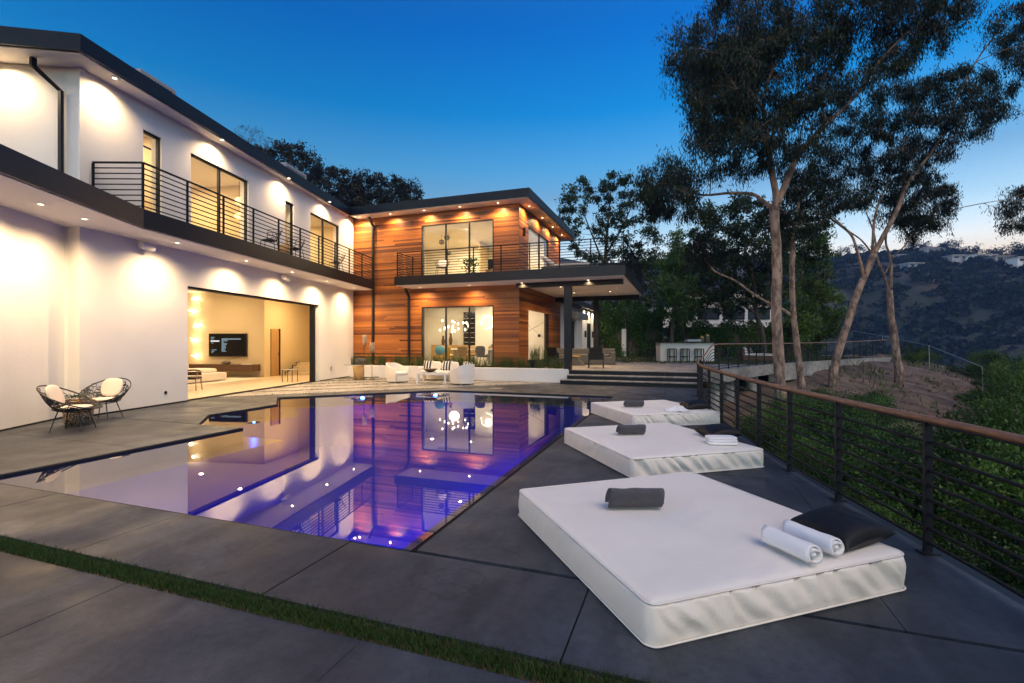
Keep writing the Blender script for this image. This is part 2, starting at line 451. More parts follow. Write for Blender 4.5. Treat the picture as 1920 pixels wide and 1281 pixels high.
# ---- the hillside: one sheet from the lot down the canyon and up the far ridge
BND = [(2.8, -12, -1.7), (2.4, 0, -1.7), (1.97, 3.9, -1.6), (1.29, 7, -1.5), (.72, 10.6, -1.45), (.42, 13.6, -1.4), (.45, 16.5, -1.3), (.7, 18.6, -1.15),
       (1.35, 20.5, -1.0), (3.95, 26.8, -.45), (7.75, 33.4, .2), (13.8, 42, .55), (17, 52, .7), (14, 66, .2), (-5, 76, -.4), (-60, 84, -.6)]
RIDGE = [(900, 505), (1230, 505), (1400, 503), (1480, 500), (1560, 493), (1620, 485), (1700, 479), (1760, 473), (1800, 481), (1860, 486), (1920, 478), (2100, 470), (2600, 480)]
def sstep(a, b, x):
    t = np.clip((x - a) / (b - a), 0, 1); return t * t * (3 - 2 * t)
def terrain(X, Y):
    X = np.asarray(X, float); Y = np.asarray(Y, float)
    best = np.full(X.shape, 1e9); sign = np.ones(X.shape); z0 = np.zeros(X.shape)
    for (ax, ay, az), (bx, by, bz) in zip(BND, BND[1:]):
        dx, dy = bx - ax, by - ay; L = dx * dx + dy * dy
        t = np.clip(((X - ax) * dx + (Y - ay) * dy) / L, 0, 1)
        d = np.hypot(X - ax - t * dx, Y - ay - t * dy)
        k = d < best
        cr = dx * (Y - ay) - dy * (X - ax)
        best = np.where(k, d, best); sign = np.where(k, np.where(cr < 0, 1, -1), sign); z0 = np.where(k, az + (bz - az) * t, z0)
    sd = best * sign
    right = z0 - .30 * np.minimum(np.maximum(sd, 0), 16) - .62 * np.maximum(sd - 16, 0)
    right = np.maximum(right, -48)
    left = np.full(X.shape, -.45)
    left = np.where(sd > -1.2, np.minimum(-.45, z0), left)
    hill = .44 * np.maximum(0, Y - 33 + (-X - 26) * .45) * sstep(-9, -24, X)
    left = left + np.minimum(hill, 34)
    near = np.where(sd > 0, right, left)
    cz = X * FW[0] + Y * FW[1]; cx_ = X * RT[0] + Y * RT[1]
    r = np.hypot(X, Y)
    px = 960 + FPX * cx_ / np.maximum(cz, 1)
    ry = np.interp(px, [a for a, _ in RIDGE], [b for _, b in RIDGE])
    ridge = np.where(cz > 40, CAM_H + (642 - ry) / FPX * 430 * cz / np.maximum(r, 1) + 2, 50)
    far = -48 + (ridge + 48) * sstep(135, 440, r) ** .85
    return np.where(sd > 0, near + (far - near) * sstep(110, 190, r), near), sd
def axis_lines(lo, hi, step, out_lo, out_hi, g=1.06):
    a = list(np.arange(lo, hi + .01, step)); s = step
    while a[-1] < out_hi: s *= g; a.append(a[-1] + s)
    s = step
    while a[0] > out_lo: s *= g; a.insert(0, a[0] - s)
    return np.array(a)
gx = axis_lines(-6, 44, 1.0, -420, 800); gy = axis_lines(-8, 60, 1.0, -260, 800)
GX, GY = np.meshgrid(gx, gy)
GZ, GS = terrain(GX, GY)
GR = np.hypot(GX, GY)
nz = np.array([mnoise.fractal(Vector((x * .22, y * .22, 3.1)), .9, 2.1, 5) for x, y in zip(GX.ravel(), GY.ravel())]).reshape(GX.shape)
nb = np.array([mnoise.fractal(Vector((x * .011, y * .011, 8.3)), .9, 2.1, 5) for x, y in zip(GX.ravel(), GY.ravel())]).reshape(GX.shape)
GZ = GZ + np.where(GS > .6, .42 * nz * np.clip(GS / 4, 0, 1), 0) + np.where(GS > 0, 16 * nb * sstep(130, 260, GR) * (1 - .75 * sstep(380, 430, GR)), 0)
ny, nx = GX.shape
idx = np.arange(nx * ny).reshape(ny, nx)
Q = np.stack([idx[:-1, :-1], idx[:-1, 1:], idx[1:, 1:], idx[1:, :-1]], -1).reshape(-1, 4)
m = mat('hillside', (.1, .07, .05), .95, bump=(2.5, .8)); nt = m.node_tree; b = nt.nodes['Principled BSDF']
ge = nt.nodes.new('ShaderNodeNewGeometry'); n1 = nt.nodes.new('ShaderNodeTexNoise'); n1.inputs['Scale'].default_value = .045; n1.inputs['Detail'].default_value = 8
nt.links.new(ge.outputs['Position'], n1.inputs['Vector'])
n3 = nt.nodes.new('ShaderNodeTexNoise'); n3.inputs['Scale'].default_value = 1.3; n3.inputs['Detail'].default_value = 8
nt.links.new(ge.outputs['Position'], n3.inputs['Vector'])
rf = nt.nodes.new('ShaderNodeValToRGB'); rf.color_ramp.elements[0].position = .45; rf.color_ramp.elements[1].position = .62
rf.color_ramp.elements[0].color = (.022, .030, .018, 1); rf.color_ramp.elements[1].color = (.065, .055, .042, 1)
nt.links.new(n1.outputs['Fac'], rf.inputs[0])
rn = nt.nodes.new('ShaderNodeValToRGB'); rn.color_ramp.elements[0].position = .35; rn.color_ramp.elements[1].position = .68
rn.color_ramp.elements[0].color = (.060, .040, .027, 1); rn.color_ramp.elements[1].color = (.20, .135, .09, 1)
nt.links.new(n3.outputs['Fac'], rn.inputs[0])
ln = nt.nodes.new('ShaderNodeVectorMath'); ln.operation = 'LENGTH'; nt.links.new(ge.outputs['Position'], ln.inputs[0])
mr = nt.nodes.new('ShaderNodeMapRange'); mr.inputs[1].default_value = 60; mr.inputs[2].default_value = 110; nt.links.new(ln.outputs['Value'], mr.inputs[0])
mx = nt.nodes.new('ShaderNodeMix'); mx.data_type = 'RGBA'
nt.links.new(mr.outputs[0], mx.inputs['Factor']); nt.links.new(rn.outputs[0], mx.inputs['A']); nt.links.new(rf.outputs[0], mx.inputs['B']); nt.links.new(mx.outputs['Result'], b.inputs['Base Color'])
# the pool's pit is cut out of the sheet
cxm = (GX[:-1, :-1] + GX[1:, 1:]) / 2; cym = (GY[:-1, :-1] + GY[1:, 1:]) / 2
keep = ~((cxm > -12.6) & (cxm < -1.0) & (cym > 2.2) & (cym < 16.2))
Q = Q[keep.ravel()]
hs = quad_mesh('hillside', np.stack([GX, GY, GZ], -1).reshape(-1, 3), Q, 'hillside', kind='structure')
hs.data.polygons.foreach_set('use_smooth', [True] * len(hs.data.polygons))

# ---- pool deck: concrete slabs with open joints over a dark bed
POOL = [(-2.05, 3.35), (-2.05, 14.93), (-7.8, 14.93), (-11.43, 11.3), (-10.15, 10.02), (-10.15, 8.05), (-9.2, 7.05), (-8.0, 7.05), (-8.0, 3.35)]
deck = MB()
deck.prism([(-14, -6), (rail_x(-6), -6), (rail_x(2.3), 2.3), (-14, 2.3)], -.45, -.03)
deck.prism([(-14, 2.3), (rail_x(2.3), 2.3), (rail_x(3.3), 3.3), (-14, 3.3)], -.45, -.03)
ys = [3.3 + i * .51 for i in range(31)]
deck.prism([(-2.0, 3.3)] + [(rail_x(y) + .06, y) for y in ys if y < 18.7] + [(rail_x(18.7) + .06, 18.7), (-2.0, 18.7)], -.45, -.03)
deck.prism([(-15.5, 19.3), (-15.3, 12), (-12.02, 11.85), (-8.9, 14.99), (-2.0, 14.99), (-2.0, 18.7), (-4.4, 19.3)], -.45, -.03)
deck.prism([(-15.3, 12), (-15.3, 3.3), (-8.04, 3.3), (-8.04, 7.09), (-9.22, 7.09), (-10.19, 8.06), (-10.19, 10.0), (-11.47, 11.3), (-7.83, 14.97), (-8.9, 14.99), (-12.02, 11.85)], -.45, -.03)
deck = deck.build('pool_deck', 'joint', kind='structure')
SLABS = []
def slab(poly, z0=-.03, z1=0.0, parent=None, name='slab', mt='deck_concrete', gap=.006):
    cx_ = sum(p[0] for p in poly) / len(poly); cy_ = sum(p[1] for p in poly) / len(poly)
    w = max(max(abs(p[0] - cx_), abs(p[1] - cy_)) for p in poly)
    poly = [(cx_ + (p[0] - cx_) * (1 - gap / w), cy_ + (p[1] - cy_) * (1 - gap / w)) for p in poly]
    SLABS.append(MB().prism(poly, z0, z1 + rnd.uniform(-.0012, .0012)).build(name, mt, parent or deck))
def rect(x0, y0, x1, y1): return [(x0, y0), (x1, y0), (x1, y1), (x0, y1)]
for a, b_ in zip((-13.3, -11.4, -9.45, -7.5, -5.55, -3.6, -1.68, .25), (-11.4, -9.45, -7.5, -5.55, -3.6, -1.68, .25, 9)):
    for y0, y1 in ((-6, -2.1), (-2.1, 2.25)):
        if b_ == 9: slab([(a, y0), (rail_x(y0) + .05, y0), (rail_x(y1) + .05, y1), (a, y1)])
        else: slab(rect(a, y0, b_, y1))
for a, b_ in zip((-12.2, -10.3, -8.35, -6.45, -4.55, -2.6, -.6), (-10.3, -8.35, -6.45, -4.55, -2.6, -.6, 9)):
    if b_ == 9: slab([(a, 2.43), (rail_x(2.43) + .05, 2.43), (rail_x(3.33) + .05, 3.33), (a, 3.33)])
    else: slab(rect(a, 2.43, b_, 3.325))
for y0, y1 in ((3.36, 6.55), (6.55, 9.75), (9.75, 12.95), (12.95, 16.0), (16.0, 18.63)):
    yy = [y0 + (y1 - y0) * i / 6 for i in range(7)]
    slab(rect(-2.0, y0, -.58, y1))
    if y0 < 5:
        slab(rect(-.58, y0, 1.2, y1)); slab([(1.2, y0)] + [(max(rail_x(y) + .05, 1.21), y) for y in yy] + [(1.2, y1)])
    else: slab([(-.58, y0)] + [(rail_x(y) + .05, y) for y in yy] + [(-.58, y1)])
# left of the pool
for y0, y1 in ((3.36, 5.2), (5.2, 7.06)):
    slab([(wing_x(y0) + 2.1, y0), (-8.05, y0), (-8.05, y1), (wing_x(y1) + 2.1, y1)]); slab([(wing_x(y0) - .35, y0), (wing_x(y0) + 2.1, y0), (wing_x(y1) + 2.1, y1), (wing_x(y1) - .35, y1)])
slab([(wing_x(7.09) + 2.1, 7.09), (-9.24, 7.09), (-10.2, 8.06), (wing_x(8.06) + 2.1, 8.06)]); slab([(wing_x(7.09) + .03, 7.09), (wing_x(7.09) + 2.1, 7.09), (wing_x(8.06) + 2.1, 8.06), (wing_x(8.06) + .03, 8.06)])
slab([(wing_x(8.06) + .03, 8.06), (-10.2, 8.06), (-10.2, 10.0), (wing_x(10) + .03, 10.0)])
slab([(wing_x(10) + .03, 10.0), (-10.2, 10.0), (-11.48, 11.3), (-12.02, 11.82), (wing_x(10.57) + .03, 10.57)])
slab([(-11.48, 11.3), (-7.83, 14.97), (-8.87, 14.97), (-12.02, 11.82)])
# far side, up to the steps
for a, b_ in ((-9, -6.4), (-6.4, -4.45), (-4.45, -2.5), (-2.5, -2.0)):
    for y0, y1 in ((14.97, 16.0), (16.0, 18.63), (18.63, 19.28)):
        if y0 > 18 and a > -4.5: continue
        p = clip(rect(a, y0, b_, y1), -1, 1, 23.83)
        if len(p) > 2: slab(p)

# ---- patio of pale pavers and grass strips, laid on the diagonal
patio = MB().prism([(-15.2, 19.3), (wing_x(10.6) + .04, 10.62), (-5.8, 19.3)], -.05, -.018).build('patio', 'joint', kind='structure')
def grass_field(name, spots, parent=None, h=.05, w=.004, lean=.35, mt='grass', seed=1, **kw):
    """one blade per spot (n,3): a bent strip of two quads"""
    g = np.random.default_rng(seed); n = len(spots)
    a = g.uniform(0, 2 * np.pi, n); hh = h * g.uniform(.55, 1.25, n); le = lean * g.uniform(0, 1, n) * hh; la = g.uniform(0, 2 * np.pi, n)
    sx_, sy_ = np.cos(a) * w / 2, np.sin(a) * w / 2; lx, ly = np.cos(la) * le, np.sin(la) * le
    P = np.asarray(spots); V = np.zeros((n, 6, 3))
    V[:, 0] = P - np.stack([sx_, sy_, 0 * a], 1); V[:, 1] = P + np.stack([sx_, sy_, 0 * a], 1)
    mid = P + np.stack([lx * .35, ly * .35, hh * .6], 1)
    V[:, 2] = mid + .8 * np.stack([sx_, sy_, 0 * a], 1); V[:, 3] = mid - .8 * np.stack([sx_, sy_, 0 * a], 1)
    tip = P + np.stack([lx, ly, hh], 1)
    V[:, 4] = tip + .15 * np.stack([sx_, sy_, 0 * a], 1); V[:, 5] = tip - .15 * np.stack([sx_, sy_, 0 * a], 1)
    i = np.arange(n)[:, None] * 6
    Qd = np.concatenate([i + np.array([[0, 1, 2, 3]]), i + np.array([[3, 2, 4, 5]])])
    t = g.uniform(0, 1, n)
    return quad_mesh(name, V.reshape(-1, 3), Qd, mt, parent, tone=np.concatenate([t, t]), **kw)
grng = np.random.default_rng(3)
def in_poly_spots(poly, n, z):
    xs = [p[0] for p in poly]; ys_ = [p[1] for p in poly]
    P = np.stack([grng.uniform(min(xs), max(xs), n * 3), grng.uniform(min(ys_), max(ys_), n * 3)], 1)
    ok = np.ones(len(P), bool); m_ = len(poly)
    ar = sum(poly[i][0] * poly[(i + 1) % m_][1] - poly[(i + 1) % m_][0] * poly[i][1] for i in range(m_)); s = 1 if ar > 0 else -1
    for i in range(m_):
        a, b_ = poly[i], poly[(i + 1) % m_]
        ok &= s * ((b_[0] - a[0]) * (P[:, 1] - a[1]) - (b_[1] - a[1]) * (P[:, 0] - a[0])) >= 0
    P = P[ok][:n]
    return np.column_stack([P, np.full(len(P), z)])
spots = []
for k in range(7):
    o0 = 23.83 + k * 1.77
    def band(a, b_):
        p = rect(-16, 9, -4.4, 19.28)
        p = clip(p, 1, -1, -a); p = clip(p, -1, 1, b_)
        if len(p) > 2: p = clip(p, -1, -.218, 12.12 - .218 * 5.35 - .04)
        return p
    g_, p_ = band(o0, o0 + .22), band(o0 + .22, o0 + 1.77)
    if len(p_) > 2:
        slab(p_, -.018, .002, patio, 'paver', 'terrace_concrete')
    if len(g_) > 2:
        MB().prism(g_, -.018, -.012).build('soil_strip', 'soil', patio)
        spots.append(in_poly_spots(g_, 2600, -.012))
o = grass_field('patio_grass', np.concatenate(spots), h=.055, w=.012, seed=5, kind='stuff')
tag(o, 'narrow green grass strips between the diagonal patio pavers', 'grass')
# ---- the long grass strip across the near deck
MB().box((-13.3, 2.255, -.03), (rail_x(2.3), 2.425, -.02)).build('soil_strip', 'soil', deck)
P = np.column_stack([grng.uniform(-7.5, 2.2, 30000), np.clip(grng.normal(2.34, .045, 30000), 2.25, 2.435), np.full(30000, -.02)])
o = grass_field('grass_strip', P, h=.04, w=.0042, lean=.9, seed=8, kind='stuff')
tag(o, 'long strip of short turf crossing the dark deck', 'grass')

# ---- swimming pool
pool = thing('swimming_pool', 'blue lit swimming pool flush with the deck, angled far corner', 'pool', (0, 0, 0))
INNER = [(-2.5, 3.8), (-2.5, 14.45), (-7.6, 14.45), (-10.75, 11.3), (-9.65, 10.2), (-9.65, 8.3), (-8.95, 7.55), (-7.5, 7.55), (-7.5, 3.8)]
n = len(POOL)
m = MB()
vs = [(x, y, -.04) for x, y in POOL] + [(x, y, -.30) for x, y in POOL]
m.add(vs, [(i, n + i, n + (i + 1) % n, (i + 1) % n) for i in range(n)]); m.build('waterline_tile', 'pool_tile', pool)
m = MB(); vs = [(x, y, -.30) for x, y in POOL] + [(x, y, -.30) for x, y in INNER]
m.add(vs, [(i, n + i, n + (i + 1) % n, (i + 1) % n) for i in range(n)]); m.build('ledge', 'pool_tile', pool)
m = MB(); vs = [(x, y, -.30) for x, y in INNER] + [(x, y, -1.5) for x, y in INNER]
m.add(vs, [(i, n + i, n + (i + 1) % n, (i + 1) % n) for i in range(n)] + [tuple(range(n, 2 * n))]); m.build('basin', 'pool_plaster', pool)
# overflow grate along the edges: bars of dark plastic
m = MB()
for i in range(n):
    a = np.array(POOL[i]); b_ = np.array(POOL[(i + 1) % n]); L = np.linalg.norm(b_ - a); d = (b_ - a) / L; nn = np.array((d[1], -d[0]))
    for off in (.003, .034):
        p, q = a + nn * off, b_ + nn * off
        m.beam((*p, -.022), (*q, -.022), .006, .03)
    if i in (0, 8):
        for k in range(int(L / .035)):
            p = a + d * (k + .5) * .035
            m.beam((*(p), -.024), (*(p + nn * .036), -.024), .009, .022)
m.build('overflow_grate', 'dark_metal', pool)
MB().add([(x, y, -.035) for x, y in POOL], [tuple(range(n))]).build('pool_water', 'water', kind='structure')
for k, (x, y, s) in enumerate([(-9.1, 12.2, 1), (-7.4, 13.6, 1), (-8.5, 7.75, .35)]):
    j = MB().lathe([(.02 * s, .07 * s), (.09 * s, .055 * s), (.2 * s, .012 * s), (.34 * s, .004)], (x, y, -.034), 24).build('bubbler', 'water', pool, smooth=True)
    MB().lathe([(.05 * s, -.01), (.07 * s, .015), (.045 * s, .045 * s), (.005, .06 * s)], (x, y, -.034), 14).build('lamp_lens', 'lens_blue', j, smooth=True)
    lamp('POINT', 'bubbler_light', (x, y, -.16), 2.2 * s, (.06, .16, 1), pool, .06)
for x, y, dx, dy in [(-2.5, 4.6 + 1.6 * k, -1, 0) for k in range(6)] + [(-3.3 - 1.25 * k, 3.8, 0, 1) for k in range(2)]:
    MB().ellipsoid((x, y, -.55), (.05, .05, .05)).build('pool_lamp', 'lens_blue', pool, smooth=True)
    lamp('SPOT', 'pool_light', (x + dx * .1, y + dy * .1, -.55), 15.0, (.0, .01, 1), pool, .05, R(112), Vector((dx, dy, -1.05)).to_track_quat('-Z', 'Y').to_euler(), .6)

# ---- steps to the terrace
steps = thing('terrace_steps', 'three wide concrete steps with dark riser panels up to the terrace', 'steps')
for k in range(3):
    y0 = 18.65 + k * .36; z = DECK2 / 3 * k
    xl = -4.42 if k else -4.62
    nP = 4
    for i in range(nP):
        xa = xl + (.55 - xl) * i / nP; xb = xl + (.55 - xl) * (i + 1) / nP
        MB().box((xa + .006, y0 + .02, z + .002), (xb - .006, y0 + .08, z + DECK2 / 3 - .04)).build('riser_panel', 'dark_metal', steps)
        if i: MB().box((xa - .03, y0 + .012, z + .03), (xa + .03, y0 + .019, z + .10)).build('step_light', 'bronze_metal', steps)
    if k < 2: MB().box((xl, y0 - .02, z + DECK2 / 3 - .04), (.58, y0 + .42, z + DECK2 / 3)).build('tread', 'terrace_concrete', steps, bevel=.008)
MB().box((-4.4, 18.76, -.4), (.5, 19.36, 0.01)).build('core', 'joint', steps)

# ---- upper terrace on piers
EDGE = [(.62, 19.36), (.98, 19.7), (1.3, 20.5), (1.62, 21.5), (2.6, 23.9), (3.95, 26.8), (5.8, 30.2), (7.75, 33.4), (10.6, 37.7), (13.8, 42)]
terr = MB().prism([(-6.6, 19.5), (.8, 19.5)] + EDGE[1:6] + [(-6.6, 26.8)], DECK2 - .34, DECK2 - .02).build('terrace', 'old_concrete', kind='structure')
def edge_x(y): return lerp_tab([(p[1], p[0]) for p in EDGE], y)
for y0, y1 in ((19.36, 21.9), (21.9, 24.4), (24.4, 26.85)):
    xs_ = [-6.6, -4.4, -2.48, -.56, 1.2, 3.0, 9]
    for a, b_ in zip(xs_, xs_[1:]):
        yy = [y0 + (y1 - y0) * i / 5 for i in range(6)]
        p = [(min(max(edge_x(y) - .02, a), b_), y) for y in yy]
        if max(q[0] for q in p) - a < .05: continue
        p = [q for i, q in enumerate(p)]
        poly = [(a, y0)] + p + [(a, y1)]
        out = []
        for q in poly:
            if not out or math.hypot(q[0] - out[-1][0], q[1] - out[-1][1]) > .02: out.append(q)
        slab(out, DECK2 - .02, DECK2, terr, 'slab', 'terrace_concrete')
lawn = MB().prism([(-6.6, 26.85)] + EDGE[5:] + [(14.5, 47), (2, 58), (-16, 58), (-16, 33), (-6.6, 33)], DECK2 - .5, DECK2 - .02).build('lawn', 'soil', kind='structure')
for i, (a, b_) in enumerate([(-4.9, -3.2), (-2.9, -1.2), (-.9, .8)]):
    slab(rect(a, 27.1, b_, 28.4), DECK2 - .02, DECK2 + .004, lawn, 'paver', 'terrace_concrete')
P = in_poly_spots([(-6.4, 26.95), (3.9, 26.95), (7.6, 33.4), (13.6, 42), (8, 50), (-10, 50), (-10, 34)], 26000, DECK2 - .02)
o = grass_field('lawn_grass', P, h=.07, w=.03, seed=12, kind='stuff')
tag(o, 'clipped green lawn around the outdoor bar', 'grass')
wallm = MB()
for (xa, ya), (xb, yb) in zip(EDGE[5:], EDGE[6:]):
    L = math.hypot(xb - xa, yb - ya); nx_, ny_ = (yb - ya) / L, -(xb - xa) / L
    wallm.prism([(xa, ya), (xb, yb), (xb + nx_ * .3, yb + ny_ * .3), (xa + nx_ * .3, ya + ny_ * .3)], -.3, DECK2 + .03)
for (xa, ya), (xb, yb) in zip(EDGE[1:5], EDGE[2:6]):
    L = math.hypot(xb - xa, yb - ya); nx_, ny_ = (yb - ya) / L, -(xb - xa) / L
    wallm.prism([(xa, ya), (xb, yb), (xb + nx_ * .3, yb + ny_ * .3), (xa + nx_ * .3, ya + ny_ * .3)], DECK2 - .42, DECK2 + .03)
tag(wallm.build('retaining_wall', 'old_concrete'), 'curved bare concrete edge beam below the terrace railing', 'wall')
for k, (x, y) in enumerate([(1.05, 20.6), (1.75, 22.5), (3.0, 25.1), (4.6, 28.3)]):
    pz = float(terrain(np.array([x + .4]), np.array([y]))[0][0])
    o = MB().lathe([(.27, min(pz, -1.0) - .6), (.27, DECK2 - .36)], (x, y, 0), 18).build('concrete_pier', 'old_concrete', smooth=False)
    tag(o, ['round concrete pier nearest the steps under the terrace edge', 'second round concrete pier from the steps under the terrace edge',
            'third round concrete pier from the steps beside the thick tree trunk', 'last round concrete pier from the steps under the terrace edge'][k], 'pier', 'piers under the terrace')
# deck edge beam below the near railing
m = MB(); ya = -6
while ya < 18.6:
    yb = min(ya + .6, 18.7)
    m.prism([(rail_x(ya) + .04, ya), (rail_x(yb) + .04, yb), (rail_x(yb) + .16, yb), (rail_x(ya) + .16, ya)], -.42, -.012); ya = yb
tag(m.build('edge_beam', 'dark_metal'), 'dark steel edge beam along the pool deck below the railing', 'beam')
# ================================================================ THE HOUSE
WA = R(12.3); WP = (-12.12, 5.35)
WD = (-math.sin(WA), math.cos(WA)); WE = (math.cos(WA), math.sin(WA))
def WING(x, y, z=0): return (WP[0] + x * WE[0] + y * WD[0], WP[1] + x * WE[1] + y * WD[1], z)
YW, XS = 19.8, -6.72
def FRONT(x, y, z=0): return (y, YW - x, z)       # x out of the wall, y along it
def SIDE(x, y, z=0): return (XS + x, y, z)
house = thing('house', 'two storey modern house with white stucco wing and cedar clad wing', 'house')
def rects(s0, s1, z0, z1, holes):
    zs = sorted({z0, z1, *[h[2] for h in holes], *[h[3] for h in holes]}); zs = [z for z in zs if z0 <= z <= z1]
    out = []
    for a, b_ in zip(zs, zs[1:]):
        cur = s0
        for h in sorted(h for h in holes if h[2] < b_ - 1e-6 and h[3] > a + 1e-6):
            if h[0] > cur: out.append((cur, h[0], a, b_))
            cur = max(cur, h[1])
        if cur < s1: out.append((cur, s1, a, b_))
    return out
def wall(name, xf, s0, s1, z0, z1, holes, th=.3, mt='stucco', x=0.0):
    m = MB(xf)
    for a, b_, c, d in rects(s0, s1, z0, z1, holes): m.box((x - th, a, c), (x, b_, d))
    return m.build(name, mt, house)
def cladding(xf, s0, s1, z0, z1, holes, seed):
    g = random.Random(seed); m = MB(xf); pitch = .080
    z = z0
    while z < z1 - .02:
        zt = min(z + pitch - .006, z1)
        for a, b_, _, _ in rects(s0, s1, z, zt, holes):
            cur = a
            while cur < b_ - .01:
                e = min(cur + g.uniform(1.6, 4.8), b_)
                if b_ - e < .4: e = b_
                t = min(1, max(0, g.gauss(.42, .23)))
                m.box((.001, cur + .001, z), (.024 + g.uniform(0, .004), e - .001, zt), t); cur = e
        z += pitch
    return m.build('cedar_boards', 'cedar', house, kind='stuff')
def window(xf, s0, s1, z0, z1, mull, x=-.10, fw=.05, open_from=None):
    f = MB(xf)
    f.box((x - .03, s0, z0), (x + .05, s0 + fw, z1)).box((x - .03, s1 - fw, z0), (x + .05, s1, z1))
    f.box((x - .03, s0 + fw, z1 - fw), (x + .05, s1 - fw, z1)).box((x - .03, s0 + fw, z0), (x + .05, s1 - fw, z0 + fw))
    for q in mull: f.box((x - .028, q - .03, z0 + fw), (x + .048, q + .03, z1 - fw))
    w = f.build('window', 'dark_metal', house)
    es = [s0 + fw] + list(mull) + [s1 - fw]
    for a, b_ in zip(es, es[1:]):
        MB(xf).box((x - .004, a + .005, z0 + fw), (x + .004, b_ - .005, z1 - fw)).build('pane', 'window_glass', w)
    return w
def downlight(x, y, z, power=15.0, col=(1, .69, .37), spot=R(155), aim=None, size=.015):
    t = MB().lathe([(.075, -.004), (.075, .0), (.05, .002), (.048, .03)], (x, y, z - .006), 18).build('downlight', 'white_paint', house)
    MB().lathe([(.042, -.0045), (.042, -.003)], (x, y, z - .006), 14).build('lens', 'lens_warm', t)
    if power: lamp('SPOT', 'downlight_lamp', (x, y, z - .03), power, col, house, size, spot, blend=1.0)
def railing(parent, path, z, h=1.06, nb=8, posts=None, name='railing'):
    """path of (x,y): posts at its points plus every ~1.3 m, horizontal bars, a cap"""
    pts = []
    for (xa, ya), (xb, yb) in zip(path, path[1:]):
        L = math.hypot(xb - xa, yb - ya); k = max(1, round(L / (posts or 1.3)))
        pts += [(xa + (xb - xa) * i / k, ya + (yb - ya) * i / k) for i in range(k)]
    pts.append(path[-1])
    c = MB()
    for a, b_ in zip(path, path[1:]): c.beam((*a, z + h), (*b_, z + h), .055, .03)
    r_ = c.build(name, 'rail_metal', parent)
    for p in pts: MB().box((p[0] - .02, p[1] - .02, z), (p[0] + .02, p[1] + .02, z + h - .016)).build('post', 'rail_metal', r_)
    for i in range(nb):
        zz = z + h * (i + .7) / (nb + .7)
        m = MB()
        for a, b_ in zip(path, path[1:]): m.beam((*a, zz), (*b_, zz), .022, .022)
        m.build('bar', 'rail_metal', r_)
    return r_

# ---- stucco wing, lower storey
OPEN = (4.46, 11.5, 0, 3.23)
wall('lower_wall', WING, 1.48, 14.72, 0, 4.18, [OPEN])
LW0 = (-12.80, 6.74); LWD = (.52, -.854)
def LEFT(x, y, z=0):   # the skewed wall nearest the camera: y runs towards the camera, x out of the wall
    return (LW0[0] + LWD[0] * y + .854 * x, LW0[1] + LWD[1] * y + .52 * x, z)
MB(LEFT).box((-.3, 0, 0), (0, 9, 4.18)).build('lower_wall', 'stucco', house)
MB().prism([(-12.98, 6.55), (-12.79, 6.755), WING(0, 1.478)[:2], WING(-.3, 1.478)[:2]], 0, 4.18).build('wall_return', 'stucco', house)
A_ = (-11.33, 7.4); B_ = (-14.05, 19.77); C_ = (-9.6, 4.2); D_ = (-7.2, -.24)
slabp = [A_, B_, (-15.6, 19.77), (-16.5, 8), (-13.0, -1), D_, C_]
MB().prism(slabp, 4.20, 4.62).build('balcony_slab', 'bronze_metal', house)
def inset(p, q, k=.04):
    L = math.hypot(q[0] - p[0], q[1] - p[1]); return ((q[1] - p[1]) / L * k, -(q[0] - p[0]) / L * k)
MB().prism([(A_[0] - .06, A_[1]), (B_[0] - .05, B_[1]), (-15.6, 19.77), (-16.5, 8), (-13.0, -1), (D_[0] - .08, D_[1]), (C_[0] - .07, C_[1])], 4.181, 4.198).build('lower_soffit', 'soffit_paint', house)
for x, y in [(.78, .9), (.74, 3.28), (.66, 6.0), (.68, 8.42), (.62, 11.0), (.6, 13.5)]:
    w = WING(x, y); downlight(w[0], w[1], 4.18, 25.0 if y > 1 else 23.0)
w = LEFT(.8, 2.0); downlight(w[0], w[1], 4.18, 24.0)  # this downlight and the next are added to light the left wall
w = LEFT(.8, 4.4); downlight(w[0], w[1], 4.18, 24.0)
# sliding door pocket at the right of the big opening
m = MB(WING).box((-.29, 4.462, 3.17), (-.05, 11.498, 3.228)).build('opening_track', 'dark_metal', house)
d_ = MB(WING)
for k in range(3): d_.box((-.26 + k * .075, 11.20 - k * .01, .02), (-.205 + k * .075, 11.30, 3.165))
d_.build('folded_door_panels', 'dark_metal', house)
# ---- upper storey
W_UP = [(3.05, 3.60, 4.63, 7.0), (4.57, 7.01, 4.63, 7.0), (9.08, 9.64, 4.63, 6.97), (10.82, 13.28, 4.63, 7.0)]
wall('upper_wall', WING, 1.48, 14.72, 4.62, 7.66, W_UP)
window(WING, 3.05, 3.60, 4.63, 7.0, [])
window(WING, 4.57, 7.01, 4.63, 7.0, [5.76])
window(WING, 9.08, 9.64, 4.63, 6.97, [])
window(WING, 10.82, 13.28, 4.63, 7.0, [11.95])
E0 = WING(-.3, 1.45)[:2]; ED = (-.885, -.466)
def END(x, y, z=0): return (E0[0] + ED[0] * y - .466 * x, E0[1] + ED[1] * y + .885 * x, z)   # x inwards
MB(END).box((0, 0, 4.62), (.3, 9, 7.66)).build('upper_wall', 'stucco', house)
MB().prism([E0, WING(0, 1.478)[:2], WING(-.3, 1.478)[:2], END(.3, 0)[:2]], 4.62, 7.66).build('wall_return', 'stucco', house)
RC = (-11.78, 6.45)
roofp = [RC, (-14.98, 19.1), (-16.2, 19.1), (-22, 19.1), (-22, 5.5), (-17.46, 3.21)]
MB().prism(roofp, 7.69, 8.05).build('roof', 'dark_metal', house)
